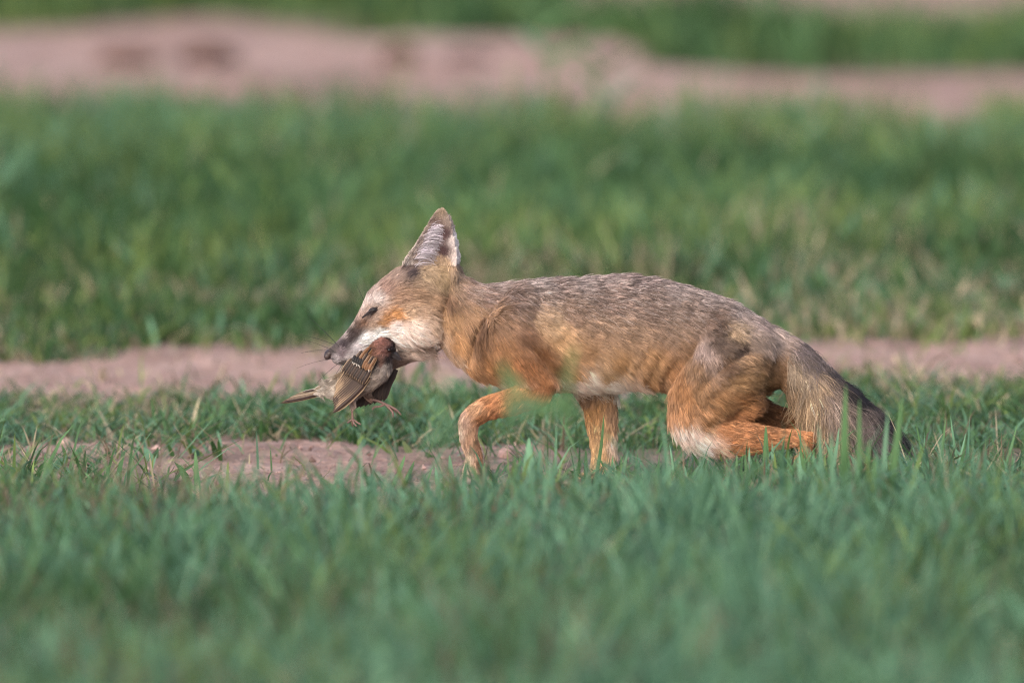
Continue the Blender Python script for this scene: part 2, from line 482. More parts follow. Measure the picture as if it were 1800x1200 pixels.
# far foreleg, standing
fs.limb([(985, 600, 46, 40), (1030, 660, 48, 36), (1052, 705, 46, 30), (1058, 750, 44, 25), (1062, 800, 44, 22), (1058, 834, 44, 22), (1050, 842, 44, 18)], flat=0.8)
for yy in (30, 39, 49, 58):
    fs.ball(1032, 842, yy, 13, 8, 5.5, 0)
# near hind leg
fs.limb([(1310, 575, -42, 46), (1288, 630, -52, 66), (1240, 690, -57, 60), (1226, 738, -60, 43), (1264, 762, -60, 33), (1318, 768, -60, 27), (1370, 768, -58, 18), (1412, 770, -57, 14), (1412, 800, -57, 12), (1385, 826, -57, 13), (1362, 840, -57, 14)], flat=0.75)
fs.ball(1300, 692, -44, 44, 50, 28, 0)
fs.ball(1424, 764, -57, 12, 9, 8, -0.4)
for yy in (-71, -62, -52, -43):
    fs.ball(1342, 843, yy, 12, 8, 5.5, 0)
# far hind leg
fs.limb([(1310, 600, 46, 44), (1300, 660, 56, 52), (1300, 710, 58, 36), (1345, 730, 58, 25), (1400, 746, 56, 18), (1432, 752, 55, 14), (1440, 790, 55, 12), (1430, 830, 55, 13), (1405, 843, 55, 12)], flat=0.75)
for yy in (41, 50, 60, 69):
    fs.ball(1392, 844, yy, 11, 7, 5.5, 0)
# tail core
TAIL = [(1330, 606, 0, 44), (1380, 638, -2, 42), (1424, 676, -6, 40), (1466, 722, -10, 46), (1508, 758, -12, 45), (1552, 786, -12, 34), (1586, 806, -12, 12)]
fs.limb(TAIL, flat=0.9)

def ear(sd, dx=0.0, dz=0.0):
    """cupped ear: front edge, back edge, hollow turned outwards"""
    front = catmull([(700, 492), (708, 458), (728, 428), (746, 398), (763, 372), (777, 360)], 5)
    back = catmull([(800, 500), (804, 464), (803, 436), (798, 404), (789, 374), (779, 360)], 5)
    m, n = len(front), 15
    outer = []; inner = []
    for i in range(m):
        v = i / (m - 1)
        wdt = np.linalg.norm(back[i] - front[i])
        yf = 20 + 30 * (1 - v) * 0.3 + 18 * v ; yb = 44 + 6 * v
        for j in range(n):
            u = j / (n - 1)
            p = front[i] * (1 - u) + back[i] * u
            cup = (np.sin(math.pi * u) ** 0.8) * wdt * 0.36
            yy = (yf * (1 - u) + yb * u) - cup
            th = 3.2 - 1.2 * v
            base = np.array([X(p[0] + dx), sd * yy * S, Z(p[1] + dz)])
            outer.append(base); inner.append(base - np.array([0, sd * th * 2 * S, 0]))
    v = outer + inner; f = []; K = m * n
    for i in range(m - 1):
        for j in range(n - 1):
            a = i * n + j
            f.append((a, a + 1, a + n + 1, a + n)); f.append((K + a, K + a + n, K + a + n + 1, K + a + 1))
    ring = [j for j in range(n)] + [i * n + n - 1 for i in range(1, m)] + [(m - 1) * n + j for j in range(n - 2, -1, -1)] + [i * n for i in range(m - 2, 0, -1)]
    for k in range(len(ring)):
        a, b = ring[k], ring[(k + 1) % len(ring)]
        f.append((a, a + K, b + K, b))
    fs.add(v, f)
ear(-1)
ear(1, 6, 12)

fox = bpy.data.objects.new('fox', None); COL.objects.link(fox)
tag(fox, 'small tan and grey fox trotting through grass with a dead bird in its jaws', 'fox')
fox.location = (X(1060), 0, 0)
body_me = remeshed(fs, 'body', 0.0021, 4)
OFF = Vector((X(1060), 0, 0))
def soften(me, weight, iters):
    o = bpy.data.objects.new('tmp', me); COL.objects.link(o)
    vg = o.vertex_groups.new(name='w')
    v = np.zeros(len(me.vertices) * 3); me.vertices.foreach_get('co', v); v = v.reshape(-1, 3)
    wt = weight(v)
    for lv in range(1, 11):
        idx = np.where(np.round(wt * 10).astype(int) == lv)[0]
        if len(idx): vg.add([int(i) for i in idx], lv / 10, 'REPLACE')
    q = o.modifiers.new('s', 'SMOOTH'); q.factor = 0.6; q.iterations = iters; q.vertex_group = 'w'
    out = bpy.data.meshes.new_from_object(o.evaluated_get(bpy.context.evaluated_depsgraph_get()))
    bpy.data.objects.remove(o); bpy.data.meshes.remove(me)
    out.name = 'body'
    return out
def sw(v):
    px = v[:, 0] / S + 900; py = 850 - v[:, 2] / S
    return sstep(765, 800, px) * (1 - sstep(700, 740, py) * 0.8) * sstep(455, 475, py)
body_me = soften(body_me, sw, 30)
GROOVES = [([(858, 545), (838, 575), (830, 600), (815, 625)], 5, 7), ([(925, 595), (950, 620), (974, 652)], 8, 8), ([(1098, 625), (1088, 655)], 1.5, 5), ([(1135, 605), (1112, 640), (1104, 662)], 2.5, 5), ([(1168, 606), (1142, 640), (1134, 666)], 2.5, 5),
           ([(1186, 622), (1165, 655), (1158, 682)], 3.5, 5), ([(1235, 565), (1215, 620), (1206, 680)], 2.5, 10), ([(1255, 555), (1290, 598), (1312, 608)], 6, 9), ([(1312, 614), (1270, 636), (1232, 672)], 5, 8), ([(788, 500), (777, 540), (773, 580)], 6, 9), ([(972, 486), (985, 540), (1000, 580)], 4, 14)]
def carve(me):
    v = np.zeros(len(me.vertices) * 3); me.vertices.foreach_get('co', v); v = v.reshape(-1, 3)
    nn = np.zeros(len(me.vertices) * 3); me.vertices.foreach_get('normal', nn); nn = nn.reshape(-1, 3)
    px = v[:, 0] / S + 900; py = 850 - v[:, 2] / S
    disp = np.zeros(len(v))
    for pl, dep, wid in GROOVES:
        q = catmull(pl, 12); t = np.linspace(0, 1, len(q)); m_ = (px > q[:, 0].min() - 40) & (px < q[:, 0].max() + 40) & (py > q[:, 1].min() - 40) & (py < q[:, 1].max() + 40) & (nn[:, 1] ** 2 > 0.1)
        d = np.sqrt((px[m_, None] - q[None, :, 0]) ** 2 + (py[m_, None] - q[None, :, 1]) ** 2); k_ = d.argmin(1); d = d.min(1)
        f = np.exp(-(d / wid) ** 2) - 0.35 * np.exp(-((d - 2 * wid) / wid) ** 2)
        disp[m_] += dep * f * np.sin(math.pi * np.clip(0.1 + 0.8 * t[k_], 0, 1)) ** 0.6
    disp += 6 * (fbm(px / 38, py / 38, 77) - 0.5) * sw(v)
    v -= nn * (disp * S)[:, None]
    me.vertices.foreach_set('co', v.ravel()); me.update()
carve(body_me)
bv = np.zeros(len(body_me.vertices) * 3); body_me.vertices.foreach_get('co', bv); bv = bv.reshape(-1, 3)

# ------------------------------------------------------------------ coat: colour, lie and length over the body
# (px, py, r, g, b, direction dx, dy in the side view, length px)
COAT = [
 # muzzle
 (575, 622, 70, 58, 62, .8, -.4, 3), (584, 612, 95, 85, 85, .8, -.7, 4), (590, 628, 170, 160, 165, .9, .1, 4), (600, 620, 120, 105, 112, .9, -.1, 5), (604, 602, 62, 52, 58, .8, -.6, 5), (616, 594, 60, 48, 50, .8, -.5, 6), (618, 582, 54, 42, 40, .7, -.7, 6), (624, 586, 62, 48, 48, .8, -.5, 6),
 (602, 588, 165, 150, 148, .6, -.8, 4), (614, 570, 185, 168, 160, .6, -.8, 5), (627, 572, 84, 64, 56, .7, -.6, 6), (632, 556, 175, 150, 140, .5, -.8, 6), (638, 566, 118, 88, 72, .7, -.5, 6), (630, 608, 205, 198, 205, .9, -.3, 8),
 (612, 628, 190, 182, 186, .9, .0, 6), (606, 638, 140, 125, 125, .9, .2, 5),
 # white lip and cheek
 (640, 598, 235, 228, 235, .9, -.35, 10), (665, 582, 238, 230, 232, .9, -.35, 13), (690, 573, 228, 214, 212, .9, -.25, 16), (660, 604, 232, 224, 228, .95, -.2, 10), (700, 592, 225, 208, 202, .9, .2, 18), (725, 575, 228, 208, 198, .85, .35, 24), (745, 590, 222, 200, 190, .8, .5, 26), (725, 608, 205, 184, 174, .85, .4, 22), (752, 606, 180, 160, 150, .8, .5, 22), (758, 570, 205, 175, 150, .75, .6, 28),
 (700, 640, 120, 98, 90, .9, .1, 5), (650, 655, 110, 90, 84, .9, .1, 4),
 # face
 (648, 540, 185, 160, 150, .7, -.6, 5), (650, 552, 160, 135, 125, .8, -.4, 6), (660, 556, 180, 156, 142, .9, -.2, 7), (655, 568, 172, 146, 128, .9, -.3, 8), (676, 560, 186, 132, 76, .9, -.25, 11), (694, 552, 192, 138, 80, .9, -.2, 13), (668, 568, 160, 118, 78, .9, -.25, 10), (712, 545, 196, 165, 138, .9, .0, 16),
 (648, 528, 205, 190, 188, .75, -.6, 7), (662, 524, 200, 186, 182, .85, -.4, 8), (636, 538, 196, 178, 172, .4, -.9, 5), (645, 512, 160, 138, 130, .6, -.8, 8), (675, 505, 150, 120, 108, .85, -.45, 11), (690, 480, 152, 128, 116, .75, -.65, 12), (700, 520, 158, 126, 104, .9, -.2, 14), (730, 515, 160, 128, 102, .95, .05, 18), (760, 525, 162, 130, 102, .9, .3, 22), (735, 545, 190, 160, 136, .9, .2, 20),
 (722, 478, 56, 44, 48, .8, -.5, 10), (714, 468, 120, 100, 95, .7, -.7, 10), (712, 455, 188, 168, 158, .5, -.85, 9), (745, 482, 170, 146, 118, .3, .9, 16), (775, 485, 172, 146, 112, .3, .9, 20), (790, 500, 150, 122, 96, .5, .85, 20), (740, 495, 158, 132, 108, .8, .3, 16), (782, 520, 130, 98, 76, .6, .8, 22),
 # neck; dark points along the shoulder crease paint its shade into the coat
 (790, 550, 188, 148, 108, .6, .8, 26), (800, 590, 192, 144, 96, .6, .8, 28), (770, 605, 208, 180, 160, .7, .7, 24), (815, 630, 190, 142, 98, .7, .7, 28), (800, 632, 206, 180, 160, .8, .6, 26), (835, 545, 176, 136, 98, .8, .6, 26), (820, 500, 152, 122, 106, .9, .4, 22), (850, 520, 136, 106, 92, .9, .45, 24), (865, 495, 150, 124, 116, .95, .25, 22), (845, 565, 120, 86, 62, .5, .85, 24), (835, 585, 122, 88, 62, .5, .85, 24), (860, 545, 168, 130, 98, .85, .5, 24), (830, 480, 150, 122, 108, .95, .3, 18),
 # shoulder and chest; darker points put the triceps fold's shade into the colour
 (880, 560, 150, 114, 86, .75, .65, 22), (900, 520, 146, 116, 102, .9, .4, 22), (940, 488, 160, 140, 134, .95, .2, 24), (930, 530, 148, 118, 100, .9, .4, 22), (920, 580, 140, 102, 76, .7, .7, 20), (880, 600, 164, 118, 78, .7, .7, 22), (860, 630, 176, 126, 80, .7, .7, 24), (850, 662, 186, 140, 98, .8, .6, 24), (870, 680, 215, 196, 188, .8, .6, 26), (900, 630, 168, 100, 50, .6, .8, 18), (930, 640, 158, 88, 42, .6, .8, 16), (955, 660, 166, 95, 46, .6, .8, 14), (950, 615, 130, 86, 54, .6, .75, 16),
 (975, 640, 130, 92, 58, .6, .75, 16),
 # near foreleg
 (900, 700, 178, 104, 46, -.75, .6, 9), (870, 705, 184, 110, 50, -.75, .6, 9), (850, 725, 150, 88, 46, -.6, .75, 9), (880, 728, 182, 134, 96, -.6, .75, 9), (835, 715, 180, 132, 90, -.6, .75, 8), (815, 730, 172, 138, 116, -.3, .95, 7), (808, 755, 186, 156, 138, .1, 1, 7), (830, 760, 165, 126, 98, .1, 1, 7), (845, 770, 130, 92, 66, .1, 1, 7), (828, 800, 176, 146, 122, .1, 1, 7), (828, 835, 190, 164, 142, -.5, .8, 6),
 # back and side
 (975, 500, 132, 106, 98, .95, .2, 22), (1010, 490, 150, 128, 122, .97, .15, 24), (1060, 485, 146, 120, 114, 1, .08, 24), (1120, 488, 142, 116, 110, 1, .15, 24), (1180, 500, 150, 128, 122, .97, .25, 24), (1060, 520, 140, 110, 96, .97, .25, 22), (1130, 530, 144, 114, 98, .97, .25, 22), (1200, 540, 146, 118, 102, .95, .3, 22), (1000, 540, 150, 118, 96, .9, .4, 22),
 (965, 560, 192, 158, 120, .85, .5, 18), (985, 590, 188, 150, 108, .8, .55, 18), (950, 555, 182, 148, 114, .85, .5, 18), (1050, 570, 160, 128, 102, .92, .4, 22), (1110, 580, 164, 132, 106, .92, .4, 22), (1180, 580, 156, 126, 104, .9, .4, 22), (1020, 610, 176, 136, 98, .8, .55, 22), (1080, 630, 180, 138, 94, .75, .65, 22), (1140, 630, 176, 134, 92, .75, .65, 22), (1000, 650, 186, 144, 100, .75, .65, 22), (1060, 650, 192, 156, 116, .65, .75, 24), (1130, 660, 178, 134, 92, .6, .8, 24), (1180, 640, 160, 114, 74, .65, .75, 22), (1200, 610, 150, 114, 84, .7, .6, 22),
 (1000, 668, 222, 204, 196, .7, .7, 26), (1030, 664, 232, 212, 202, .65, .75, 28), (1065, 668, 236, 218, 212, .6, .8, 30), (1110, 676, 222, 200, 188, .5, .85, 30), (1160, 680, 178, 140, 108, .5, .85, 24), (930, 695, 190, 170, 160, .7, .7, 24),
 # haunch
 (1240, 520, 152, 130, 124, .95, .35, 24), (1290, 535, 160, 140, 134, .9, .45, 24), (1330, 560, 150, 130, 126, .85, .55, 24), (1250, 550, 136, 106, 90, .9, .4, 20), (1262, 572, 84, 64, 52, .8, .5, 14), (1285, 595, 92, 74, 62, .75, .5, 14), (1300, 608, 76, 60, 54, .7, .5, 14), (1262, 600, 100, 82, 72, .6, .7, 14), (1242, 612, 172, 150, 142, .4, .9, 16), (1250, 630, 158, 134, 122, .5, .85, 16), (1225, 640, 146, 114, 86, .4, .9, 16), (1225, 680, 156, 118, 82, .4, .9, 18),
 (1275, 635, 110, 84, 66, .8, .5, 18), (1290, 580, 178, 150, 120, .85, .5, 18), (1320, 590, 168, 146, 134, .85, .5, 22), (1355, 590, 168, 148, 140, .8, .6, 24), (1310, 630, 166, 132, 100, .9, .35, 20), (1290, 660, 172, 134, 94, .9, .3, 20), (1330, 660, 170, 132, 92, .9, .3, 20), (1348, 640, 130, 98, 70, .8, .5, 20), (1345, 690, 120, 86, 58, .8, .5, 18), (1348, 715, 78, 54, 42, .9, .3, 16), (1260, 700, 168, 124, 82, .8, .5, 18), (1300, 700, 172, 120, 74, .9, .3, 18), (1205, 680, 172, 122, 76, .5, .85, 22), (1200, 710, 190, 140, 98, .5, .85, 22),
 # near hind leg
 (1205, 745, 224, 202, 192, .5, .85, 22), (1225, 770, 228, 208, 200, .7, .6, 22), (1250, 780, 214, 180, 158, .8, .5, 18), (1235, 730, 182, 134, 90, .7, .6, 18), (1270, 745, 178, 118, 68, .9, .35, 14), (1300, 735, 176, 108, 56, .95, .2, 14), (1325, 748, 158, 82, 36, .95, .15, 12), (1350, 745, 150, 78, 36, .95, .1, 11), (1290, 775, 180, 122, 76, .95, .1, 11), (1330, 780, 178, 104, 52, .95, .1, 9), (1370, 760, 182, 112, 60, .95, .1, 8), (1380, 788, 196, 142, 104, .95, .1, 8), (1415, 768, 192, 122, 70, .8, .5, 7), (1420, 790, 178, 104, 54, .2, .95, 7), (1395, 820, 176, 120, 78, -.5, .85, 7), (1345, 842, 196, 162, 130, -.7, .6, 6),
]
FAR = [(1030, 690, 150, 120, 96, -.1, 1, 14), (1045, 725, 188, 142, 92, -.05, 1, 11), (1080, 730, 178, 142, 112, .1, 1, 13), (1060, 760, 194, 156, 112, 0, 1, 9), (1050, 800, 200, 160, 114, 0, 1, 8), (1085, 780, 206, 182, 166, .15, 1, 11), (1060, 835, 200, 168, 130, -.3, .9, 7),  # far foreleg colours lightened to offset the shade under the body
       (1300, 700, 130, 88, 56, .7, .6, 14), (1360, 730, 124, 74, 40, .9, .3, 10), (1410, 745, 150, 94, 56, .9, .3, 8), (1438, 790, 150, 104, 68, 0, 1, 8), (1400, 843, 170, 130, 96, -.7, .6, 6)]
EARC = [(706, 458, 208, 192, 184, .6, -.8, 10), (726, 428, 204, 188, 180, .65, -.75, 8), (746, 398, 190, 172, 160, .65, -.75, 6), (768, 372, 176, 156, 140, .5, -.85, 6), (778, 364, 170, 150, 130, .2, -.95, 6), (790, 384, 168, 150, 142, 0, -1, 6), (800, 420, 214, 202, 202, .1, -1, 7), (804, 455, 212, 198, 196, .2, -.9, 8),
        (765, 390, 142, 120, 114, .5, -.8, 5), (772, 410, 88, 66, 68, .4, -.9, 3), (783, 410, 96, 72, 74, .2, -.95, 3), (778, 440, 84, 62, 66, .3, -.9, 3), (762, 432, 112, 92, 96, .5, -.8, 4), (755, 425, 172, 156, 156, .75, -.6, 8), (758, 405, 164, 146, 142, .7, -.7, 6), (740, 425, 182, 164, 158, .7, -.7, 8), (745, 445, 178, 156, 146, .7, -.7, 10), (765, 455, 170, 145, 120, .3, -.9, 12), (785, 465, 176, 150, 124, .1, -1, 12)]
TAILC = [(1380, 596, 140, 120, 114, .75, .65, 30), (1402, 612, 108, 94, 96, .75, .6, 34), (1425, 636, 96, 84, 86, .75, .62, 36), (1452, 655, 52, 46, 54, .75, .62, 38), (1478, 680, 26, 23, 32, .75, .62, 40), (1500, 694, 22, 20, 30, .78, .6, 40), (1540, 735, 30, 26, 34, .8, .55, 40), (1566, 762, 34, 30, 38, .8, .5, 40), (1585, 800, 40, 36, 42, .7, .65, 34),
         (1388, 640, 164, 142, 116, .5, .85, 38), (1385, 660, 158, 126, 92, .3, .95, 36), (1412, 652, 164, 142, 116, .5, .85, 44), (1432, 668, 176, 146, 112, .5, .85, 48), (1452, 685, 132, 112, 100, .55, .85, 50), (1425, 692, 180, 148, 108, .25, .97, 56), (1462, 712, 140, 120, 108, .45, .9, 56), (1448, 730, 172, 144, 110, .2, .98, 62), (1486, 728, 104, 90, 88, .5, .85, 54), (1470, 745, 166, 142, 116, .25, .97, 64), (1500, 748, 120, 106, 104, .45, .9, 54), (1500, 775, 158, 138, 120, .3, .95, 60), (1530, 760, 96, 86, 88, .5, .85, 50), (1530, 785, 150, 134, 124, .4, .9, 54), (1565, 795, 130, 116, 112, .5, .85, 44)]
FOREC = [(950, 670, 168, 96, 44, -.5, .85, 11), (960, 690, 178, 112, 58, -.5, .85, 10), (920, 690, 176, 102, 46, -.7, .7, 10), (900, 700, 182, 106, 46, -.75, .6, 9), (870, 700, 188, 116, 56, -.75, .6, 9), (850, 728, 146, 84, 42, -.6, .75, 9), (880, 726, 176, 120, 78, -.6, .75, 9), (920, 715, 170, 112, 70, -.6, .75, 9), (840, 712, 190, 148, 112, -.6, .75, 8), (815, 730, 184, 152, 132, -.3, .95, 7), (806, 755, 200, 172, 156, .1, 1, 7), (828, 760, 176, 138, 110, .1, 1, 7), (842, 772, 126, 90, 64, .1, 1, 7), (824, 800, 188, 160, 138, .1, 1, 7), (845, 800, 130, 96, 72, .1, 1, 7), (828, 835, 196, 172, 150, -.5, .8, 6), (930, 650, 162, 90, 42, .2, .97, 13)]
COAT, FAR, EARC, TAILC, FOREC = [np.array(a, float) for a in (COAT, FAR, EARC, TAILC, FOREC)]

def idw(ctrl, q, p=4.0):
    out = np.zeros((len(q), 6))
    rgb = np.stack([lin(*c[2:5]) for c in ctrl])
    rgb = (rgb * 0.90 + 0.10 * rgb.mean(1, keepdims=True)) * np.array([0.95, 0.94, 0.93])
    rgb[:, 1] = np.maximum(rgb[:, 1], 0.46 * rgb[:, 0]); rgb[:, 2] = np.maximum(rgb[:, 2], 0.21 * rgb[:, 0])
    wh = sstep(0.36, 0.55, rgb.min(1))[:, None]
    rgb = np.minimum(rgb * (1 + 0.16 * wh), 0.84)
    vals = np.concatenate([rgb, ctrl[:, 5:8]], 1)
    for a in range(0, len(q), 20000):
        d2 = ((q[a:a + 20000, None, :] - ctrl[None, :, :2]) ** 2).sum(-1) + 16.0
        wgt = d2 ** (-p / 2)
        out[a:a + 20000] = wgt @ vals / wgt.sum(1, keepdims=True)
    return out

tq = catmull(TAIL, 6)
def coat_at(pos):
    px = pos[:, 0] / S + 900; py = 850 - pos[:, 2] / S; yy = pos[:, 1] / S
    q = np.stack([px, py], -1)
    r = idw(COAT, q)
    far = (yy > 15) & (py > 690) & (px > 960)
    e = (py < 466) & (px < 815)
    dt = np.min(np.sqrt((px[:, None] - tq[None, :, 0]) ** 2 + (py[:, None] - tq[None, :, 1]) ** 2 + (yy[:, None] - tq[None, :, 2]) ** 2) - tq[None, :, 3], axis=1)
    tl = (dt < 8) & (px > 1384) & ~((py > 752) & (np.abs(yy + 57) < 18) & (px < 1432)) & ~((np.abs(yy - 55) < 18) & (py > 725))
    fr = (yy < -34) & (py > 668) & (px < 985)
    for msk, ctrl in ((far, FAR), (e, EARC), (tl, TAILC), (fr, FOREC)):
        if msk.any(): r[msk] = idw(ctrl, q[msk])
    return r, e, tl, px, py, yy

BODY_MAT = attr_mat('fox_skin', 0.8, 0.15, 0, 0.4, 500)
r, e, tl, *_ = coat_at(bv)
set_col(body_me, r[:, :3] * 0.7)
body_me.materials.append(BODY_MAT)
body = bpy.data.objects.new('body', body_me); COL.objects.link(body)
body.parent = fox; body.location = -OFF

def hair_obj(name, pts, rad, cols, mat, parent, loc):
    """pts (N,K,3)"""
    N, K = pts.shape[:2]
    hc = bpy.data.hair_curves.new(name)
    hc.add_curves([K] * N)
    hc.attributes['position'].data.foreach_set('vector', pts.astype(np.float32).ravel())
    a = hc.attributes.get('radius') or hc.attributes.new('radius', 'FLOAT', 'POINT')
    a.data.foreach_set('value', rad.astype(np.float32).ravel())
    c = hc.attributes.new('Col', 'FLOAT_COLOR', 'POINT')
    cc = np.ones((N, K, 4), np.float32); cc[:, :, :3] = cols
    c.data.foreach_set('color', cc.ravel())
    hc.materials.append(mat)
    o = bpy.data.objects.new(name, hc); COL.objects.link(o); o.parent = parent; o.location = loc
    return o

def sample(me, n):
    me.calc_loop_triangles()
    t = np.zeros(len(me.loop_triangles) * 3, np.int32); me.loop_triangles.foreach_get('vertices', t); t = t.reshape(-1, 3)
    v = np.zeros(len(me.vertices) * 3); me.vertices.foreach_get('co', v); v = v.reshape(-1, 3)
    nn = np.zeros(len(me.vertices) * 3); me.vertices.foreach_get('normal', nn); nn = nn.reshape(-1, 3)
    A = np.linalg.norm(np.cross(v[t[:, 1]] - v[t[:, 0]], v[t[:, 2]] - v[t[:, 0]]), axis=1)
    i = rng.choice(len(t), n, p=A / A.sum())
    u = rng.random((n, 2)); s = u.sum(1) > 1; u[s] = 1 - u[s]
    b = np.stack([1 - u.sum(1), u[:, 0], u[:, 1]], -1)
    p = (v[t[i]] * b[:, :, None]).sum(1); q = (nn[t[i]] * b[:, :, None]).sum(1)
    q /= np.linalg.norm(q, axis=1)[:, None] + 1e-9
    return p, q

HAIR_MAT = attr_mat('fox_hair', 0.55, 0.35)

def grow(pos, nor, dirv, length, lift, col, K=5, clump=9, cl_amt=0.55, jitter=0.25, wave=0.0, rad=0.00022, droop=0.0, grizzle=0.25, band=0.0):
    N = len(pos)
    d = dirv + rng.normal(0, jitter, (N, 3))
    d -= nor * (d * nor).sum(1)[:, None]
    d /= np.linalg.norm(d, axis=1)[:, None] + 1e-9
    lf = (lift * np.exp(rng.normal(0, 0.35, N)))[:, None]
    d = d + nor * lf; d /= np.linalg.norm(d, axis=1)[:, None]
    L = length * np.exp(rng.normal(0, 0.22, N))
    pts = np.zeros((N, K, 3))
    for k in range(K):
        t = k / (K - 1)
        pts[:, k] = pos + d * (L * t)[:, None] - nor * (L * lf[:, 0] * 0.45 * t * t)[:, None]
        pts[:, k, 2] -= droop * L * t * t
    # clumping: locks share a tip and a shade
    nc = max(1, N // clump); ci = rng.choice(N, nc, replace=False)
    kd = kdtree.KDTree(nc)
    for j, c in enumerate(ci): kd.insert(pos[c], j)
    kd.balance()
    near = np.array([kd.find(p)[1] for p in pos])
    tgt = pts[ci[near]]
    amt = cl_amt * np.exp(rng.normal(0, 0.3, N))
    for k in range(1, K):
        t = k / (K - 1)
        a = np.clip(amt * t ** 1.3, 0, 0.95)[:, None]
        pts[:, k] = pts[:, k] * (1 - a) + tgt[:, k] * a
    shade = np.exp((rng.normal(0, 1, nc)[near] * 0.95 + rng.normal(0, 1, N) * 0.35) * grizzle)
    cols = np.repeat((col * shade[:, None])[:, None, :], K, 1)
    if np.ndim(band) or band:
        tipc = rng.random(N)
        for k in range(K):
            t = k / (K - 1)
            f = 1.0 - 0.35 * band * (1 - t) + band * 0.75 * np.exp(-((t - 0.72) / 0.2) ** 2) * (np.random.default_rng(3).random(nc)[near] > 0.4) - band * 0.45 * (t > 0.9)
            cols[:, k] *= np.asarray(f)[:, None]
    R = np.zeros((N, K))
    for k in range(K):
        R[:, k] = rad * (1 - 0.75 * (k / (K - 1)) ** 1.5)
    return pts, R, np.clip(cols, 0.004, 0.85)

NH = 230000
pos, nor = sample(body_me, NH)
keep = (nor[:, 1] < 0.25) | (rng.random(NH) < 0.4)
pos, nor = pos[keep], nor[keep]
cr, ise, ist, hpx, hpy, hy = coat_at(pos)
# bare patches: eye slit, nose pad, hollow of the ear
bare = (((hpx - 655) / 11) ** 2 + ((hpy - 544) / 5) ** 2 < 1) | (hpx < 578)
k = ~bare
pos, nor, cr, ise, ist, hpx, hpy, hy = [a[k] for a in (pos, nor, cr, ise, ist, hpx, hpy, hy)]
dirv = np.stack([cr[:, 3], np.zeros(len(cr)), -cr[:, 4]], -1)
length = cr[:, 5] * S * np.where(ise, 0.6, 1.0) * np.where((hpy > 690) & ~ist, 1.25, 1.0)
# grizzled saddle: strong banding on the upper back and haunch
topn = np.clip(nor[:, 2], 0, 1)
saddle = sstep(615, 512, hpy + 0.10 * (1150 - hpx) * (hpx < 1150)) * sstep(780, 850, hpx) * (~ise)
saddle = np.maximum(saddle, 0.5 * ist)
cr[:, :3] *= (1 - 0.17 * saddle * (~ist))[:, None]
cr[:, :3] = cr[:, :3] * (1 - 0.35 * saddle[:, None]) + cr[:, :3].mean(1, keepdims=True) * np.array([1.04, .98, 1.0]) * 0.35 * saddle[:, None]
lift = np.where(ist, 0.75, 0.32)
lift = np.where((hpx < 700) & ~ise, 0.18, lift)
lift = np.where(length < 12 * S, 0.22, lift)
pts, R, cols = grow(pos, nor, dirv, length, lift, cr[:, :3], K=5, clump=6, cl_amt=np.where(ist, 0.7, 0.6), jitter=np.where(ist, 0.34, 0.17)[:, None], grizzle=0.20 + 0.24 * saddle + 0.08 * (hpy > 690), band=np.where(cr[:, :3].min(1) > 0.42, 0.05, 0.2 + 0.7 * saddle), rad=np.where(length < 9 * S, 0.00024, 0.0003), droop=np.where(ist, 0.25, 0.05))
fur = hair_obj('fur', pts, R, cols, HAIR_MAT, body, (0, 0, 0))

# longer guard hairs, pale and dark tipped, standing a little proud of the coat
gsel = np.where((hpx > 770) & (~ise) & (hpy < 700) & (~ist))[0]
gsel = rng.choice(gsel, 22000, replace=False)
sg = saddle[gsel][:, None]
pale_ = rng.random(len(gsel))[:, None] < 0.55
gc = np.where(pale_, cr[gsel, :3] * (1 - 0.55 * sg) + lin(206, 190, 184) * 0.55 * sg + 0.01, cr[gsel, :3] * (1 - 0.25 * sg) * 0.8)
gp, gr, gcol = grow(pos[gsel], nor[gsel], dirv[gsel], length[gsel] * 1.0, lift[gsel] * 1.1, gc, K=5, clump=3, cl_amt=0.35, jitter=np.where(ist[gsel], 0.34, 0.2)[:, None], grizzle=0.15, band=0.2, rad=np.full(len(gsel), 0.00030), droop=np.where(ist[gsel], 0.25, 0.05))
hair_obj('guard_hairs', gp, gr, gcol, HAIR_MAT, body, (0, 0, 0))

# long pale hairs inside the near ear
n = 340
u = rng.random(n); v = rng.random(n)
epx = 726 + 26 * v + 16 * u; epy = 458 - 56 * v ** 1.3 + rng.normal(0, 6, n)
kdv = kdtree.KDTree(len(bv))
sel = np.where((bv[:, 1] < -5 * S) & (850 - bv[:, 2] / S < 480) & (bv[:, 0] / S + 900 < 815))[0]
kdv = kdtree.KDTree(len(sel))
for j, i_ in enumerate(sel): kdv.insert((bv[i_][0], 0, bv[i_][2]), j)
kdv.balance()
ep = []
for a, b in zip(epx, epy):
    best = min(kdv.find_n((X(a), 0, Z(b)), 6), key=lambda h: bv[sel[h[1]]][1])
    ep.append(bv[sel[best[1]]])
ep = np.array(ep)
L = rng.uniform(14, 46, n) * S
K = 6; pts = np.zeros((n, K, 3))
an = rng.normal(0.75, 0.28, n)
for k in range(K):
    t = k / (K - 1)
    ang = an - 0.75 * t
    pts[:, k, 0] = ep[:, 0] + L * t * np.cos(ang)
    pts[:, k, 1] = ep[:, 1] - L * 0.20 * np.sin(math.pi * min(t * 1.1, 1)) 
    pts[:, k, 2] = ep[:, 2] + L * t * np.sin(ang)
ci = rng.choice(n, n // 14)
near = np.array([ci[np.argmin(((ep[ci] - p) ** 2).sum(1))] for p in ep])
for k in range(1, K): pts[:, k] += (pts[near, k] - pts[:, k]) * 0.55 * k / (K - 1)
c = lin(200, 192, 202)[None] * np.exp(rng.normal(0, 0.35, n))[:, None]
ef = hair_obj('ear_hair', pts, np.linspace(0.00024, 0.00008, K)[None].repeat(n, 0), np.repeat(c[:, None], K, 1), HAIR_MAT, body, (0, 0, 0))

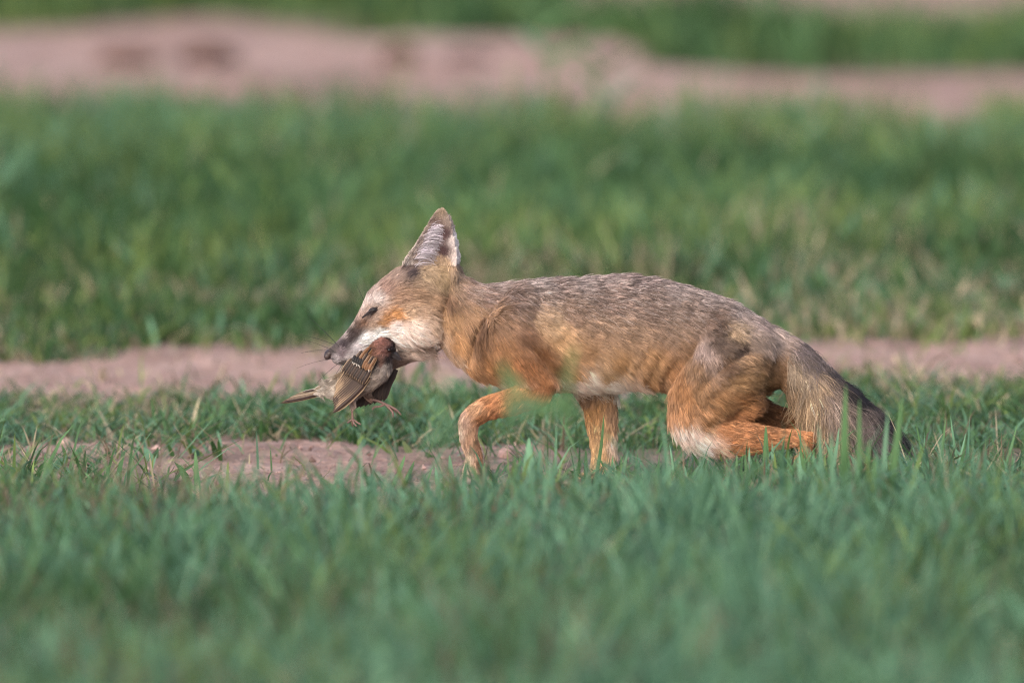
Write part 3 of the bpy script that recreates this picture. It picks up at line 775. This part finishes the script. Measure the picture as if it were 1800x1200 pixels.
# whiskers
wl = []
for (a, b, yy, dx, dy, L_) in [(598, 622, -13, -70, -38, 1), (603, 616, -15, -60, -66, 1), (600, 628, -13, -85, 6, 1), (606, 630, -15, -66, 42, 1), (612, 626, -16, -52, 62, .9), (604, 620, -15, -88, -14, .9), (607, 634, -14, -40, 70, .8), (596, 610, 12, -58, -62, 1.1), (600, 612, 13, -78, -34, 1), (596, 616, 13, -74, -6, 1.0), (640, 528, -22, -28, -60, .6)]:
    p0 = np.array([X(a), yy * S, Z(b)]); q = []
    for k in range(7):
        t = k / 6
        q.append(p0 + L_ * S * np.array([dx * t + 6 * t * t, -10 * t * (1 if yy < 0 else -1), -dy * t - 12 * t * t]))
    wl.append(q)
wl = np.array(wl)
wh = hair_obj('whiskers', wl, np.tile(np.linspace(0.00032, 0.0001, 7), (len(wl), 1)), np.full((len(wl), 7, 3), 0.03), HAIR_MAT, body, (0, 0, 0))

# eye: half shut, dark glossy ball with lids
EYE = plain_mat('eye_dark', (0.012, 0.010, 0.012), 0.12, 0.6)
LID = plain_mat('eyelid', (0.030, 0.022, 0.024), 0.6, 0.3)
def surf_y(px, py, sd=-1):
    q = bv[(np.abs(bv[:, 0] - X(px)) < 0.004) & (np.abs(bv[:, 2] - Z(py)) < 0.004)]
    return (q[:, 1].min() if sd < 0 else q[:, 1].max()) if len(q) else sd * 0.03
for sd in (-1, 1):
    yb = surf_y(655, 544, sd) / S
    s_ = Soup(); s_.ball(655, 543.5, yb - sd * 0.2, 9, 5.2, 5, 0.45, 12)
    eye = mesh_obj('eye', np.concatenate(s_.v) - np.array(OFF), s_.f, EYE, fox)
    s_ = Soup()
    s_.limb([(637, 556, yb + 3 * -sd * -1 * -1 - sd * 2, 1.6), (645, 549, yb + sd * 1, 2.0), (655, 541, yb + sd * 3, 2.0), (666, 537.5, yb - sd * 0, 1.6), (674, 538, yb - sd * 4, 1.0)], n=10)
    s_.limb([(640, 554, yb - sd * 1, 1.2), (650, 549, yb + sd * 2, 1.4), (660, 544, yb + sd * 2, 1.3), (668, 539, yb - sd * 1, 1.0)], n=10)
    mesh_obj('eyelid', np.concatenate(s_.v) - np.array(OFF), s_.f, LID, eye)

# nose pad
NOSE = plain_mat('nose_leather', (0.045, 0.026, 0.026), 0.35, 0.5, 0.6, 900)
s_ = Soup()
s_.ball(579, 622, 0, 10, 8.5, 11, 0.5, 14)
s_.ball(574, 627, -6, 5, 6, 4.5, 0.5, 10); s_.ball(574, 627, 6, 5, 6, 4.5, 0.5, 10)
nm = remeshed(s_, 'nose', 0.0007, 3); nm.materials.append(NOSE)
nose = bpy.data.objects.new('nose', nm); COL.objects.link(nose); nose.parent = fox; nose.location = -OFF

# ------------------------------------------------------------------ sparrow in the jaws
sparrow = bpy.data.objects.new('sparrow', None); COL.objects.link(sparrow)
SO = P(628, 690, -0.025)
sparrow.location = SO
tag(sparrow, 'dead brown sparrow with chestnut crown hanging from the jaws of the fox', 'bird')
bs = Soup()
bs.limb([(566, 688, -14, 6), (580, 682, -18, 14), (605, 678, -26, 23), (634, 663, -36, 26), (660, 642, -44, 26), (668, 624, -48, 21), (671, 612, -50, 19), (680, 609, -51, 17), (690, 614, -51, 9), (694, 617, -51, 4)], flat=0.9)
bs.limb([(622, 680, -44, 9), (620, 698, -46, 6), (619, 712, -47, 2.6)], n=12)
bs.limb([(642, 684, -22, 9), (648, 697, -20, 5), (655, 702, -20, 2.6)], n=12)
bme = remeshed(bs, 'body', 0.0008, 3)
BIRDC = np.array([(672, 600, 128, 84, 76, -.8, .3, 5), (660, 612, 122, 78, 66, -.8, .4, 5), (680, 612, 126, 84, 78, -.8, .3, 4), (650, 606, 118, 74, 48, -.8, .5, 6), (690, 608, 36, 30, 34, -.6, .6, 4), (692, 618, 30, 26, 30, -.6, .7, 4), (682, 628, 40, 32, 34, -.6, .7, 5), (672, 630, 96, 60, 50, -.6, .7, 5), (665, 634, 52, 42, 42, -.6, .7, 6),
    (672, 645, 160, 148, 140, -.7, .7, 9), (680, 640, 152, 142, 136, -.7, .7, 9), (655, 665, 162, 150, 140, -.7, .7, 10), (635, 680, 150, 138, 128, -.7, .6, 10), (612, 690, 186, 176, 166, -.8, .5, 11), (590, 690, 196, 186, 178, -.9, .3, 11), (575, 690, 200, 190, 182, -.9, .25, 11), (625, 632, 124, 92, 60, -.8, .6, 8), (605, 652, 138, 118, 96, -.8, .6, 9), (588, 668, 150, 138, 126, -.9, .4, 10), (572, 680, 156, 146, 134, -.95, .3, 10), (640, 615, 116, 78, 50, -.8, .6, 7), (620, 700, 180, 158, 146, 0, 1, 6), (650, 698, 120, 96, 84, .6, .6, 5)], float)
v = np.zeros(len(bme.vertices) * 3); bme.vertices.foreach_get('co', v); v = v.reshape(-1, 3)
rb = idw(BIRDC, np.stack([v[:, 0] / S + 900, 850 - v[:, 2] / S], -1))
# bare pink legs and toes join the body mesh
set_col(bme, rb[:, :3] * 0.75)
FEATHER = attr_mat('feather', 0.55, 0.3, 0.08)
LEG = plain_mat('bird_leg', (0.19, 0.115, 0.10), 0.5, 0.4, 0.5, 1500)
CLAW = plain_mat('horn', (0.03, 0.026, 0.028), 0.35, 0.5, 0.2, 800)
bme.materials.append(FEATHER); bme.materials.append(LEG)
ls = Soup()
for q in ([(619, 708, -47, 2.4), (619, 722, -48, 1.9), (620, 735, -48, 2.1)], [(620, 734, -48, 1.8), (627, 739, -50, 1.6), (634, 743, -52, 1.2)], [(620, 734, -48, 1.8), (622, 741, -52, 1.5), (627, 746, -54, 1.0)], [(620, 734, -48, 1.8), (614, 738, -46, 1.5), (610, 741, -45, 1.0)], [(620, 734, -48, 1.7), (619, 741, -44, 1.4), (620, 747, -42, 1)],
          [(653, 701, -20, 2.5), (665, 704, -22, 2.2), (677, 709, -24, 2.6)], [(677, 709, -24, 2.3), (688, 714, -26, 2), (698, 720, -28, 1.7), (705, 728, -28, 1.0)], [(677, 709, -24, 2.2), (684, 716, -28, 2), (690, 723, -32, 1.8), (691, 731, -33, 1.0)], [(677, 709, -24, 2.2), (683, 712, -20, 2), (692, 719, -17, 1.6), (697, 725, -16, 1)], [(677, 709, -24, 2.1), (667, 713, -24, 1.8), (658, 714, -24, 1.6), (654, 719, -24, 1.0)]):
    ls.limb(q, n=8, m=4)
lme = ls.mesh('legs')
bm = bmesh.new(); bm.from_mesh(bme); n0 = len(bm.faces)
cl = bm.verts.layers.float_color.get('Col')
nv0 = len(bm.verts)
bm.from_mesh(lme); bm.faces.ensure_lookup_table()
for f in bm.faces[n0:]: f.material_index = 1; f.smooth = True
bm.to_mesh(bme); bm.free()
sbody = bpy.data.objects.new('body', bme); COL.objects.link(sbody); sbody.parent = sparrow; sbody.location = -SO

pp, pn = sample(bme, 16000)
qx = pp[:, 0] / S + 900; qy = 850 - pp[:, 2] / S
k = ~(((qy > 711)) | ((qx > 652) & (qy > 700)) | (qx > 694))
pp, pn = pp[k], pn[k]
rb = idw(BIRDC, np.stack([pp[:, 0] / S + 900, 850 - pp[:, 2] / S], -1))
pts, R, cols = grow(pp, pn, np.stack([rb[:, 3], np.zeros(len(rb)), -rb[:, 4]], -1), rb[:, 5] * 1.5 * S, np.full(len(pp), 0.34), rb[:, :3], K=4, clump=26, cl_amt=0.6, jitter=0.32, grizzle=0.3, band=0.3, rad=np.full(len(pp), 0.0003))
hair_obj('plumage', pts, R, cols, HAIR_MAT, sbody, (0, 0, 0))

# bill
s_ = Soup()
s_.limb([(688, 615, -51, 7.5), (695, 620, -51, 5.6), (702, 626, -51, 2.8), (707, 630, -51, 0.6)], n=14, flat=0.85)
s_.limb([(687, 620, -51, 5), (693, 624, -51, 4), (699, 628, -51, 2), (703, 630, -51, 0.5)], n=12, flat=0.85)
me_ = s_.mesh('bill'); me_.materials.append(CLAW); me_.polygons.foreach_set('use_smooth', [True] * len(me_.polygons))
o = bpy.data.objects.new('bill', me_); COL.objects.link(o); o.parent = sparrow; o.location = -SO
s_ = Soup(); s_.ball(684, 611, -67, 2.4, 2.0, 1.6, 0)
mesh_obj('eye', np.concatenate(s_.v) - SO, s_.f, EYE, sparrow)

def feather(name, base, tip, wd, center, edge, parent, bend=0.0, arch=1.5, n=9, tipc=None):
    """vane with shaft: base, tip as (px, py, y px); pale edges on a dark centre"""
    b = np.array([X(base[0]), base[2] * S, Z(base[1])]); t = np.array([X(tip[0]), tip[2] * S, Z(tip[1])])
    ax = t - b; L = np.linalg.norm(ax); ax /= L
    out = np.array([0, -1.0, 0]); out -= ax * ax.dot(out); out /= np.linalg.norm(out)
    side = np.cross(ax, out)
    V = []; C = []
    us = [-1, -0.62, -0.12, 0.0, 0.12, 0.62, 1]
    for i in range(n):
        s1 = i / (n - 1)
        prof = min(1, 0.45 + s1 * 2.2) * (1 - max(0, (s1 - 0.72) / 0.28) ** 2.2 * 0.93)
        c = b + ax * L * s1 + side * (bend * S * math.sin(math.pi * s1)) + out * (arch * S * math.sin(math.pi * s1 * 0.9))
        for u in us:
            hw = wd * S * 0.5 * prof
            V.append(c + side * u * hw + out * S * (0.9 * (abs(u) < 0.05) - 0.9 * u * u) * 0.8)
            cc = edge if abs(u) > 0.9 else center * (1.5 if abs(u) < .05 else 1.0)
            if tipc is not None and s1 > 0.9: cc = tipc
            C.append(cc)
    F = []
    m = len(us)
    for i in range(n - 1):
        for j in range(m - 1):
            a = i * m + j
            F.append((a, a + 1, a + m + 1, a + m))
    o = mesh_obj(name, np.array(V) - SO, F, FEATHER, parent)
    set_col(o.data, np.array(C))
    return o

DK, DK2, BUFF, CHEST, WHITE, BLACK, PALE = lin(60, 46, 41), lin(44, 35, 34), lin(188, 160, 130), lin(118, 82, 56), lin(222, 214, 206), lin(26, 22, 24), lin(158, 142, 122)
def wing_base(name, pts2, col):
    s_ = Soup(); s_.limb(pts2, n=14, flat=0.35)
    o = mesh_obj(name, np.concatenate(s_.v) - SO, s_.f, FEATHER, sparrow)
    set_col(o.data, np.tile(col, (len(o.data.vertices), 1)))
    return o
wing = wing_base('wing', [(640, 620, -60, 5), (646, 630, -63, 9), (638, 643, -63, 11), (622, 653, -60, 7)], DK)
wing['label'] = 'folded brown wing with pale feather edges and a white bar'
N = 12
for i in range(N):                                   # flight feathers, outermost lowest
    u = i / (N - 1)
    b = (650 - 34 * u, 660 - 20 * u, -68 + 4 * u)
    t = (585 + 1.5 * math.sin(u * 9) + 4 * u * u, 722 - 46 * u + 6 * u * u, -66 + 5 * u)
    feather('feather', b, t, 11.5, DK * rng.uniform(.8, 1.15), BUFF * rng.uniform(.75, 1.05), wing, bend=-3 + 2 * u, tipc=DK * 0.9)
for i in range(11):                                  # greater coverts
    u = i / 10
    b = (652 - 34 * u, 646 - 20 * u, -72 + 3 * u); t = (637 - 36 * u, 672 - 22 * u, -73 + 3 * u)
    feather('feather', b, t, 8, (DK2 if i % 2 else DK) * rng.uniform(.8, 1.2), BUFF * rng.uniform(.6, 1), wing, n=7)
for i in range(9):                                   # median coverts with the white bar
    u = i / 8
    b = (655 - 30 * u, 632 - 12 * u, -74 + 3 * u); t = (648 - 28 * u, 648 - 14 * u, -77 + 3 * u)
    feather('feather', b, t, 7.5, CHEST * rng.uniform(.7, 1.2) if i < 4 else BLACK, BUFF * .7 if i < 4 else BLACK, wing, n=6, tipc=WHITE if i in (0, 5, 6, 7, 8) else None)
for i in range(14):                                  # streaked mantle
    u = i / 13
    b = (650 - 30 * u + (i % 3) * 5, 606 + 26 * u, -62 + 8 * u); t = (636 - 30 * u + (i % 3) * 5, 620 + 30 * u, -64 + 9 * u)
    feather('feather', b, t, 6.5, (BLACK * 1.6 if i % 2 else CHEST), BUFF * rng.uniform(.5, .9) if i % 2 else CHEST * 0.8, wing, n=6)
for i in range(12):                                  # shoulder feathers over the bend of the wing
    u = (i % 6) / 5; row = i // 6
    b = (662 - 26 * u - 4 * row, 624 - 12 * u + 9 * row, -72 + 4 * u - row); t = (652 - 27 * u - 4 * row, 640 - 12 * u + 9 * row, -76 + 4 * u - row)
    feather('feather', b, t, 6.5, (DK if (i + row) % 2 else CHEST * 0.9) * rng.uniform(.7, 1.2), BUFF * rng.uniform(.45, .8), wing, n=6, tipc=WHITE * .9 if (row == 1 and i in (6, 9, 10, 11)) else None)
fw = wing_base('wing', [(680, 650, -22, 5), (672, 660, -20, 8), (660, 672, -18, 8), (648, 684, -18, 6)], DK2)
fw['label'] = 'dark underside of the drooping far wing'
for i in range(8):
    u = i / 7
    feather('feather', (697 - 14 * u, 648 + 10 * u, -24 + 4 * u), (674 - 58 * u, 704 + 18 * u - 3 * u * u, -22 + 10 * u), 14, DK2 * rng.uniform(.8, 1.2), DK * 1.25, fw, bend=4)
tailp = wing_base('tail', [(585, 680, -18, 8), (574, 685, -15, 7), (566, 687, -12, 4)], PALE * .7)
for i in range(9):
    u = i / 8
    feather('feather', (578, 676 + 12 * u, -17 + 2 * u), (491 + 40 * (1 - u) ** 1.2, 688 + 20 * u, -9 + 5 * math.sin(u * 5)), 5.0, DK * rng.uniform(.7, 1.2) if i not in (1, 4) else PALE * 0.8, BUFF * rng.uniform(.5, 1.0) if i else WHITE * .8, tailp, bend=-2)
for i in range(6):
    u = i / 5
    feather('feather', (594, 668 + 16 * u, -22), (550 + 8 * u, 684 + 10 * u, -16), 8, PALE * rng.uniform(.7, 1.1), WHITE * 0.6, tailp, n=6)

# ------------------------------------------------------------------ tall tufts and weeds one can pick out
LEAF = attr_mat('weed_leaf', 0.5, 0.35, 0.25, 0.3, 300)
def blade_obj(name, pts, wd, col, parent, off, fold=0.25):
    pts = catmull(pts, 5); n = len(pts); V = []; C = []
    t = np.gradient(pts, axis=0); t /= np.linalg.norm(t, axis=1)[:, None]
    for i in range(n):
        s1 = i / (n - 1)
        side = np.cross(t[i], [0.25, 1.0, 0.0]); side /= np.linalg.norm(side) + 1e-9
        hw = wd * 0.5 * min(1, 0.6 + s1 * 1.2) * (1 - s1 ** 2.6 * 0.96)
        nrm = np.cross(side, t[i])
        for u in (-1, 0, 1):
            V.append(pts[i] + side * u * hw + nrm * (abs(u) * hw * fold)); C.append(col * (0.9 + 0.35 * s1) * (1.15 if u == 0 else 1))
    F = []
    for i in range(n - 1):
        for j in range(2):
            a = i * 3 + j; F.append((a, a + 1, a + 4, a + 3))
    o = mesh_obj(name, np.array(V) - off, F, LEAF, parent)
    set_col(o.data, np.array(C)); return o

def tuft(label, y, specs, group=None, name='grass_tuft'):
    """specs: (base px, tip px, tip py, width px, bow px, tint)"""
    bx = np.mean([q[0] for q in specs]); b0 = at(bx, 800, y); off = np.array([b0[0], y, float(gz(b0[0], y))])
    e_ = bpy.data.objects.new(name, None); COL.objects.link(e_); e_.location = off
    tag(e_, label, 'grass', group)
    for (bp, tp, ty, wd, bow, tint) in specs:
        tip = at(tp, ty, y + rng.uniform(-.02, .02)); bx_ = at(bp, 800, y)[0]; yy = y + rng.uniform(-.02, .02)
        bb = np.array([bx_, yy, float(gz(bx_, yy)) - 0.004])
        mid = (bb + tip) / 2 + np.array([bow * S, 0, 0.004])
        blade_obj('blade', [bb, mid, tip], wd * S, PAL[tint] * rng.uniform(.9, 1.25), e_, off)
    return e_

tuft('tall broad green grass tuft standing in front of the fox tail', -1.15, [(1490, 1488, 676, 18, -4, 'mid'), (1500, 1512, 700, 12, 4, 'mid'), (1478, 1462, 760, 14, -4, 'blue'), (1470, 1440, 745, 10, -6, 'blue'), (1496, 1530, 770, 12, 8, 'mid')])
tuft('tall green grass tuft just beyond the tail tip, leaning outwards', -1.15, [(1545, 1588, 694, 18, 4, 'mid'), (1538, 1562, 722, 12, 2, 'blue'), (1530, 1540, 800, 14, 0, 'mid'), (1550, 1625, 780, 10, 10, 'lime'), (1560, 1500, 800, 10, -4, 'blue')])
tuft('upright broad grass blades in front of the fox hind leg', -0.22, [(1347, 1347, 748, 13, 0, 'mid'), (1362, 1380, 770, 8, 2, 'deep'), (1384, 1386, 790, 9, 2, 'mid'), (1330, 1322, 806, 7, -2, 'blue'), (1400, 1416, 800, 7, 3, 'mid')])
tuft('low leafy grass tuft hiding the hind paw of the fox', -0.3, [(1300, 1296, 800, 8, -2, 'mid'), (1312, 1318, 786, 7, 2, 'blue'), (1322, 1310, 800, 9, -2, 'mid'), (1372, 1362, 796, 8, -2, 'lime'), (1392, 1398, 806, 9, 2, 'mid'), (1410, 1406, 800, 8, 0, 'blue'), (1420, 1432, 790, 8, 3, 'mid'), (1285, 1278, 806, 7, -2, 'mid')])
tuft('short forked grass tuft in front of the fox hock', -0.35, [(1440, 1442, 768, 9, 2, 'blue'), (1450, 1476, 752, 9, 4, 'blue'), (1436, 1408, 790, 10, -5, 'mid'), (1456, 1450, 800, 10, 0, 'lime'), (1430, 1396, 820, 8, -4, 'mid')])
tuft('crossing thin grass blades at the right edge', -0.25, [(1640, 1664, 735, 7, 4, 'mid'), (1650, 1612, 745, 6, -6, 'mid'), (1690, 1642, 790, 8, -4, 'deep'), (1665, 1700, 760, 6, 4, 'blue'), (1705, 1672, 730, 6, -6, 'blue'), (1630, 1655, 795, 6, 2, 'mid')])
tuft('slender grass tuft nearest the right edge of the picture', -0.25, [(1730, 1735, 770, 6, 0, 'mid'), (1745, 1790, 745, 7, 6, 'mid'), (1760, 1720, 790, 6, -4, 'blue'), (1775, 1782, 800, 7, 2, 'mid'), (1720, 1690, 800, 6, -4, 'deep')])
tuft('thin grass blades rising across the standing foreleg of the fox', -0.10, [(1045, 1062, 728, 7, 3, 'deep'), (1030, 1030, 790, 8, 0, 'deep'), (1095, 1092, 800, 6, 0, 'mid'), (1070, 1078, 800, 5, 1, 'mid'), (1110, 1122, 795, 5, 2, 'mid')])
tuft('blurred leafy grass tuft between the two forelegs', -0.6, [(925, 930, 770, 26, 0, 'blue'), (940, 950, 790, 18, 2, 'blue'), (910, 905, 800, 16, -2, 'mid'), (975, 978, 745, 6, 0, 'blue')])
tuft('small pale grass tuft in front of the lifted paw', -0.35, [(800, 790, 800, 12, -2, 'blue'), (815, 818, 815, 10, 0, 'mid'), (840, 852, 812, 10, 2, 'mid'), (775, 765, 820, 9, -2, 'blue')])
tuft('tuft with a dark bent blade at the edge of the soil patch', -0.2, [(680, 712, 800, 10, 4, 'mid'), (690, 655, 825, 6, -6, 'deep'), (670, 690, 850, 8, 4, 'lime'), (700, 728, 810, 9, 4, 'mid'), (660, 640, 830, 6, -4, 'deep')])
tuft('grass tuft with one olive blade below the soil patch', -0.35, [(396, 400, 810, 8, 0, 'lime'), (410, 420, 850, 9, 2, 'mid'), (380, 372, 850, 9, -2, 'blue'), (330, 328, 838, 8, 0, 'deep'), (350, 342, 790, 12, -2, 'mid')])
tuft('pale blue green grass tuft low in the left corner', -0.8, [(215, 205, 830, 14, -4, 'blue'), (225, 232, 845, 12, 2, 'blue'), (140, 132, 830, 14, -2, 'blue'), (120, 104, 850, 12, -3, 'blue'), (160, 172, 860, 12, 3, 'mid')])

def weed(label, bx, y, specs, name='weed'):
    """a stalk with leaves; specs (px, py, length px, width px, angle) at depth y"""
    b0 = at(bx, 800, y); off = np.array([b0[0], y, float(gz(b0[0], y))])
    e_ = bpy.data.objects.new(name, None); COL.objects.link(e_); e_.location = off
    tag(e_, label, 'weed')
    top = min(specs, key=lambda q: q[1])
    tp = at(top[0], top[1], y)
    s_ = Soup(); mid = (off + tp) / 2 + np.array([0.006, 0, 0])
    def back(p): return (p[0] / S + 900, 850 - p[2] / S, p[1] / S)
    s_.limb([(*back(off - np.array([0, 0, .005])), 3), (*back(mid), 2.4), (*back(tp), 1.2)], n=8)
    st = mesh_obj('stem', np.concatenate(s_.v) - off, s_.f, LEAF, e_); set_col(st.data, np.tile(PAL['mid'], (len(st.data.vertices), 1)))
    for (px, py, L_, wd, an, tint) in specs:
        p = at(px, py, y); k_ = (p[2] - off[2]) / (tp[2] - off[2])
        root = off + (tp - off) * max(0, k_ - 0.04); sc_ = (D + y) / D * S
        d = np.array([math.cos(an), rng.uniform(-.4, .4), math.sin(an)])
        blade_obj('leaf', [root, (root + p) / 2 + np.array([0, 0, .004]), p, p + d * L_ * 0.5 * sc_, p + d * L_ * sc_ + np.array([0, 0, -.004])], wd * sc_ * (0.42 if y > 5 else 1), PAL[tint] * rng.uniform(.8, 1.2), e_, off, 0.15)
    return e_
weed('blurred drooping weed in front of the fox elbow', 915, -3.3, [(884, 640, 46, 15, -1.2, 'mid'), (905, 668, 40, 14, -1.0, 'mid'), (930, 700, 46, 16, -.8, 'mid'), (950, 716, 40, 14, -.3, 'blue'), (905, 700, 40, 14, -2.0, 'mid'), (940, 725, 44, 14, 0.2, 'deep')])
weed('blurred weed with pale leaves in front of the fox belly', 985, -3.3, [(1004, 632, 30, 12, 1.2, 'lime'), (992, 660, 40, 14, -1.2, 'mid'), (985, 700, 36, 14, -2.2, 'mid'), (965, 712, 36, 13, 2.8, 'mid')])
weed('faint pale weed below the throat of the fox', 780, -3.3, [(776, 650, 34, 9, -1.4, 'straw'), (800, 676, 40, 9, -.6, 'blue'), (770, 706, 40, 10, -1.8, 'blue'), (790, 736, 40, 12, -1.2, 'blue'), (760, 760, 40, 12, -2.0, 'blue')])
weed('tall blurred weed rising over the far soil strip', 1060, 7.9, [(1035, 30, 40, 30, 2.2, 'mid'), (1050, 60, 50, 34, .8, 'mid'), (1040, 100, 60, 40, 2.6, 'mid'), (1062, 120, 60, 44, .6, 'deep'), (1050, 150, 70, 44, 2.4, 'mid'), (1075, 170, 70, 44, .8, 'blue')])
weed('tall blurred leafy weed beside the far soil strip', 975, 8.2, [(940, 20, 60, 40, 2.6, 'mid'), (960, 45, 60, 44, .6, 'mid'), (945, 80, 60, 40, 2.4, 'blue'), (985, 95, 60, 40, .5, 'mid'), (965, 130, 60, 36, 1.2, 'mid')])
weed('thin grey green weed standing in the far grass', 1420, 6.6, [(1428, 170, 40, 20, 1.2, 'blue'), (1412, 200, 50, 26, 2.4, 'blue'), (1430, 230, 50, 26, .8, 'blue'), (1415, 270, 50, 26, 2.2, 'mid')])
weed('pale blurred weed in the grass above the fox back', 1090, 5.6, [(1100, 290, 40, 16, .9, 'blue'), (1085, 330, 40, 16, 2.4, 'mid'), (1092, 360, 46, 18, 1.4, 'mid'), (1080, 390, 46, 18, 2.2, 'blue')])

# ------------------------------------------------------------------ stones and clods on the soil
def stone(name, label, cat, px, py, rx, rz, rgb, rough=0.85, seed=0, flat=0.7):
    y = float(ground_y(py)); c = at(px, py, y); sc_ = (D + y) / D * S
    bm = bmesh.new(); bmesh.ops.create_icosphere(bm, subdivisions=3, radius=1.0)
    for v in bm.verts:
        p = np.array(v.co)
        k_ = 0.75 + 0.5 * float(fbm(p[0] * 1.4 + seed, p[2] * 1.4 + p[1], 60 + seed)) + 0.12 * float(vnoise(p[0] * 5 + seed, p[1] * 5 + p[2] * 3, 80))
        v.co = Vector((p[0] * rx * k_ * sc_, p[1] * rx * 0.8 * k_ * sc_, p[2] * rz * k_ * sc_))
    me = bpy.data.meshes.new(name); bm.to_mesh(me); bm.free()
    me.polygons.foreach_set('use_smooth', [True] * len(me.polygons))
    me.materials.append(plain_mat(name + '_surface', rgb, rough, 0.25, 0.8, 400))
    o = bpy.data.objects.new(name, me); COL.objects.link(o)
    o.location = (c[0], y, float(gz(c[0], y)) + rz * sc_ * (0.8 if py < 200 else 0.45))
    o.rotation_euler = (0, 0, seed * 1.3)
    tag(o, label, cat, 'stones and clods on the soil')
    return o
stone('stone', 'flat pale blue grey stone at the near edge of the weeds', 'stone', 302, 762, 22, 9, (.30, .33, .40), .6, 1)
stone('stone', 'small pale blue grey stone near the dangling bird', 'stone', 477, 750, 12, 6, (.28, .33, .36), .6, 2)
stone('stone', 'tiny black stone on the pink soil patch', 'stone', 499, 784, 4, 4, (.03, .035, .06), .5, 3)
stone('clod', 'pale round clod of earth beside the flat grey stone', 'clod', 275, 775, 9, 7, (.40, .30, .28), .95, 4)
stone('clod', 'orange pink clod of earth just beyond the flat grey stone', 'clod', 319, 776, 6, 7, (.50, .30, .24), .95, 5)
stone('clod', 'large pink clod of earth between the forelegs of the fox', 'clod', 893, 808, 20, 17, (.42, .27, .25), .95, 6)
stone('clod', 'rounded pink clod at the left edge of the picture', 'clod', 112, 782, 14, 9, (.44, .30, .26), .95, 7)
stone('clod', 'pale clod beside the paw of the standing foreleg', 'clod', 1008, 842, 11, 9, (.46, .36, .34), .95, 8)
stone('stone', 'blue grey stone low in the grass below the fox hock', 'stone', 1488, 878, 16, 10, (.40, .46, .52), .6, 9)
stone('stone', 'whitish stone below the toes of the dead bird', 'stone', 701, 728, 10, 6, (.60, .58, .58), .7, 10)

stone('clod', 'widest dark brown clod in the far soil strip', 'clod', 370, 112, 62, 26, (.10, .055, .042), .95, 11)
stone('clod', 'dark brown clod in the far soil strip above the fox head', 'clod', 700, 126, 36, 28, (.09, .055, .042), .95, 12)
stone('clod', 'flat dark brown clod in the far soil strip beside the tall blurred weed', 'clod', 825, 128, 50, 18, (.11, .065, .055), .95, 13)
stone('clod', 'low brown clod at the left end of the far soil strip', 'clod', 225, 116, 52, 18, (.13, .075, .06), .95, 14)

# loose crumbs of soil, far too many to count
n = 9000
x = rng.uniform(-1.0, 1.0, n); y = rng.uniform(-0.6, 2.7, n)
k = rng.random(n) < 1 - 0.85 * cover(x, y); x, y = x[k], y[k]; n = len(x)
r_ = 0.0011 * np.exp(rng.normal(0, 0.5, n))
oc = np.array([[1, 0, 0], [0, 1, 0], [-1, 0, 0], [0, -1, 0], [0, 0, 1], [0, 0, -1]], float)
V = np.stack([x, y, gz(x, y) + r_ * 0.4], -1)[:, None] + oc[None] * r_[:, None, None] * rng.uniform(.6, 1.5, (n, 6, 1))
tri = np.array([0, 1, 4, 1, 2, 4, 2, 3, 4, 3, 0, 4, 1, 0, 5, 2, 1, 5, 3, 2, 5, 0, 3, 5])
lp = ((np.arange(n) * 6)[:, None] + tri).ravel()
cc = np.array([.30, .20, .18]) * np.exp(rng.normal(0, .45, n))[:, None]
g = np_mesh('gravel', V.reshape(-1, 3), lp, np.arange(n * 8) * 3, np.full(n * 8, 3), np.repeat(cc, 6, 0), attr_mat('crumb', .95, .1), False)
tag(g, 'loose crumbs of pink soil', 'gravel', None, 'stuff')
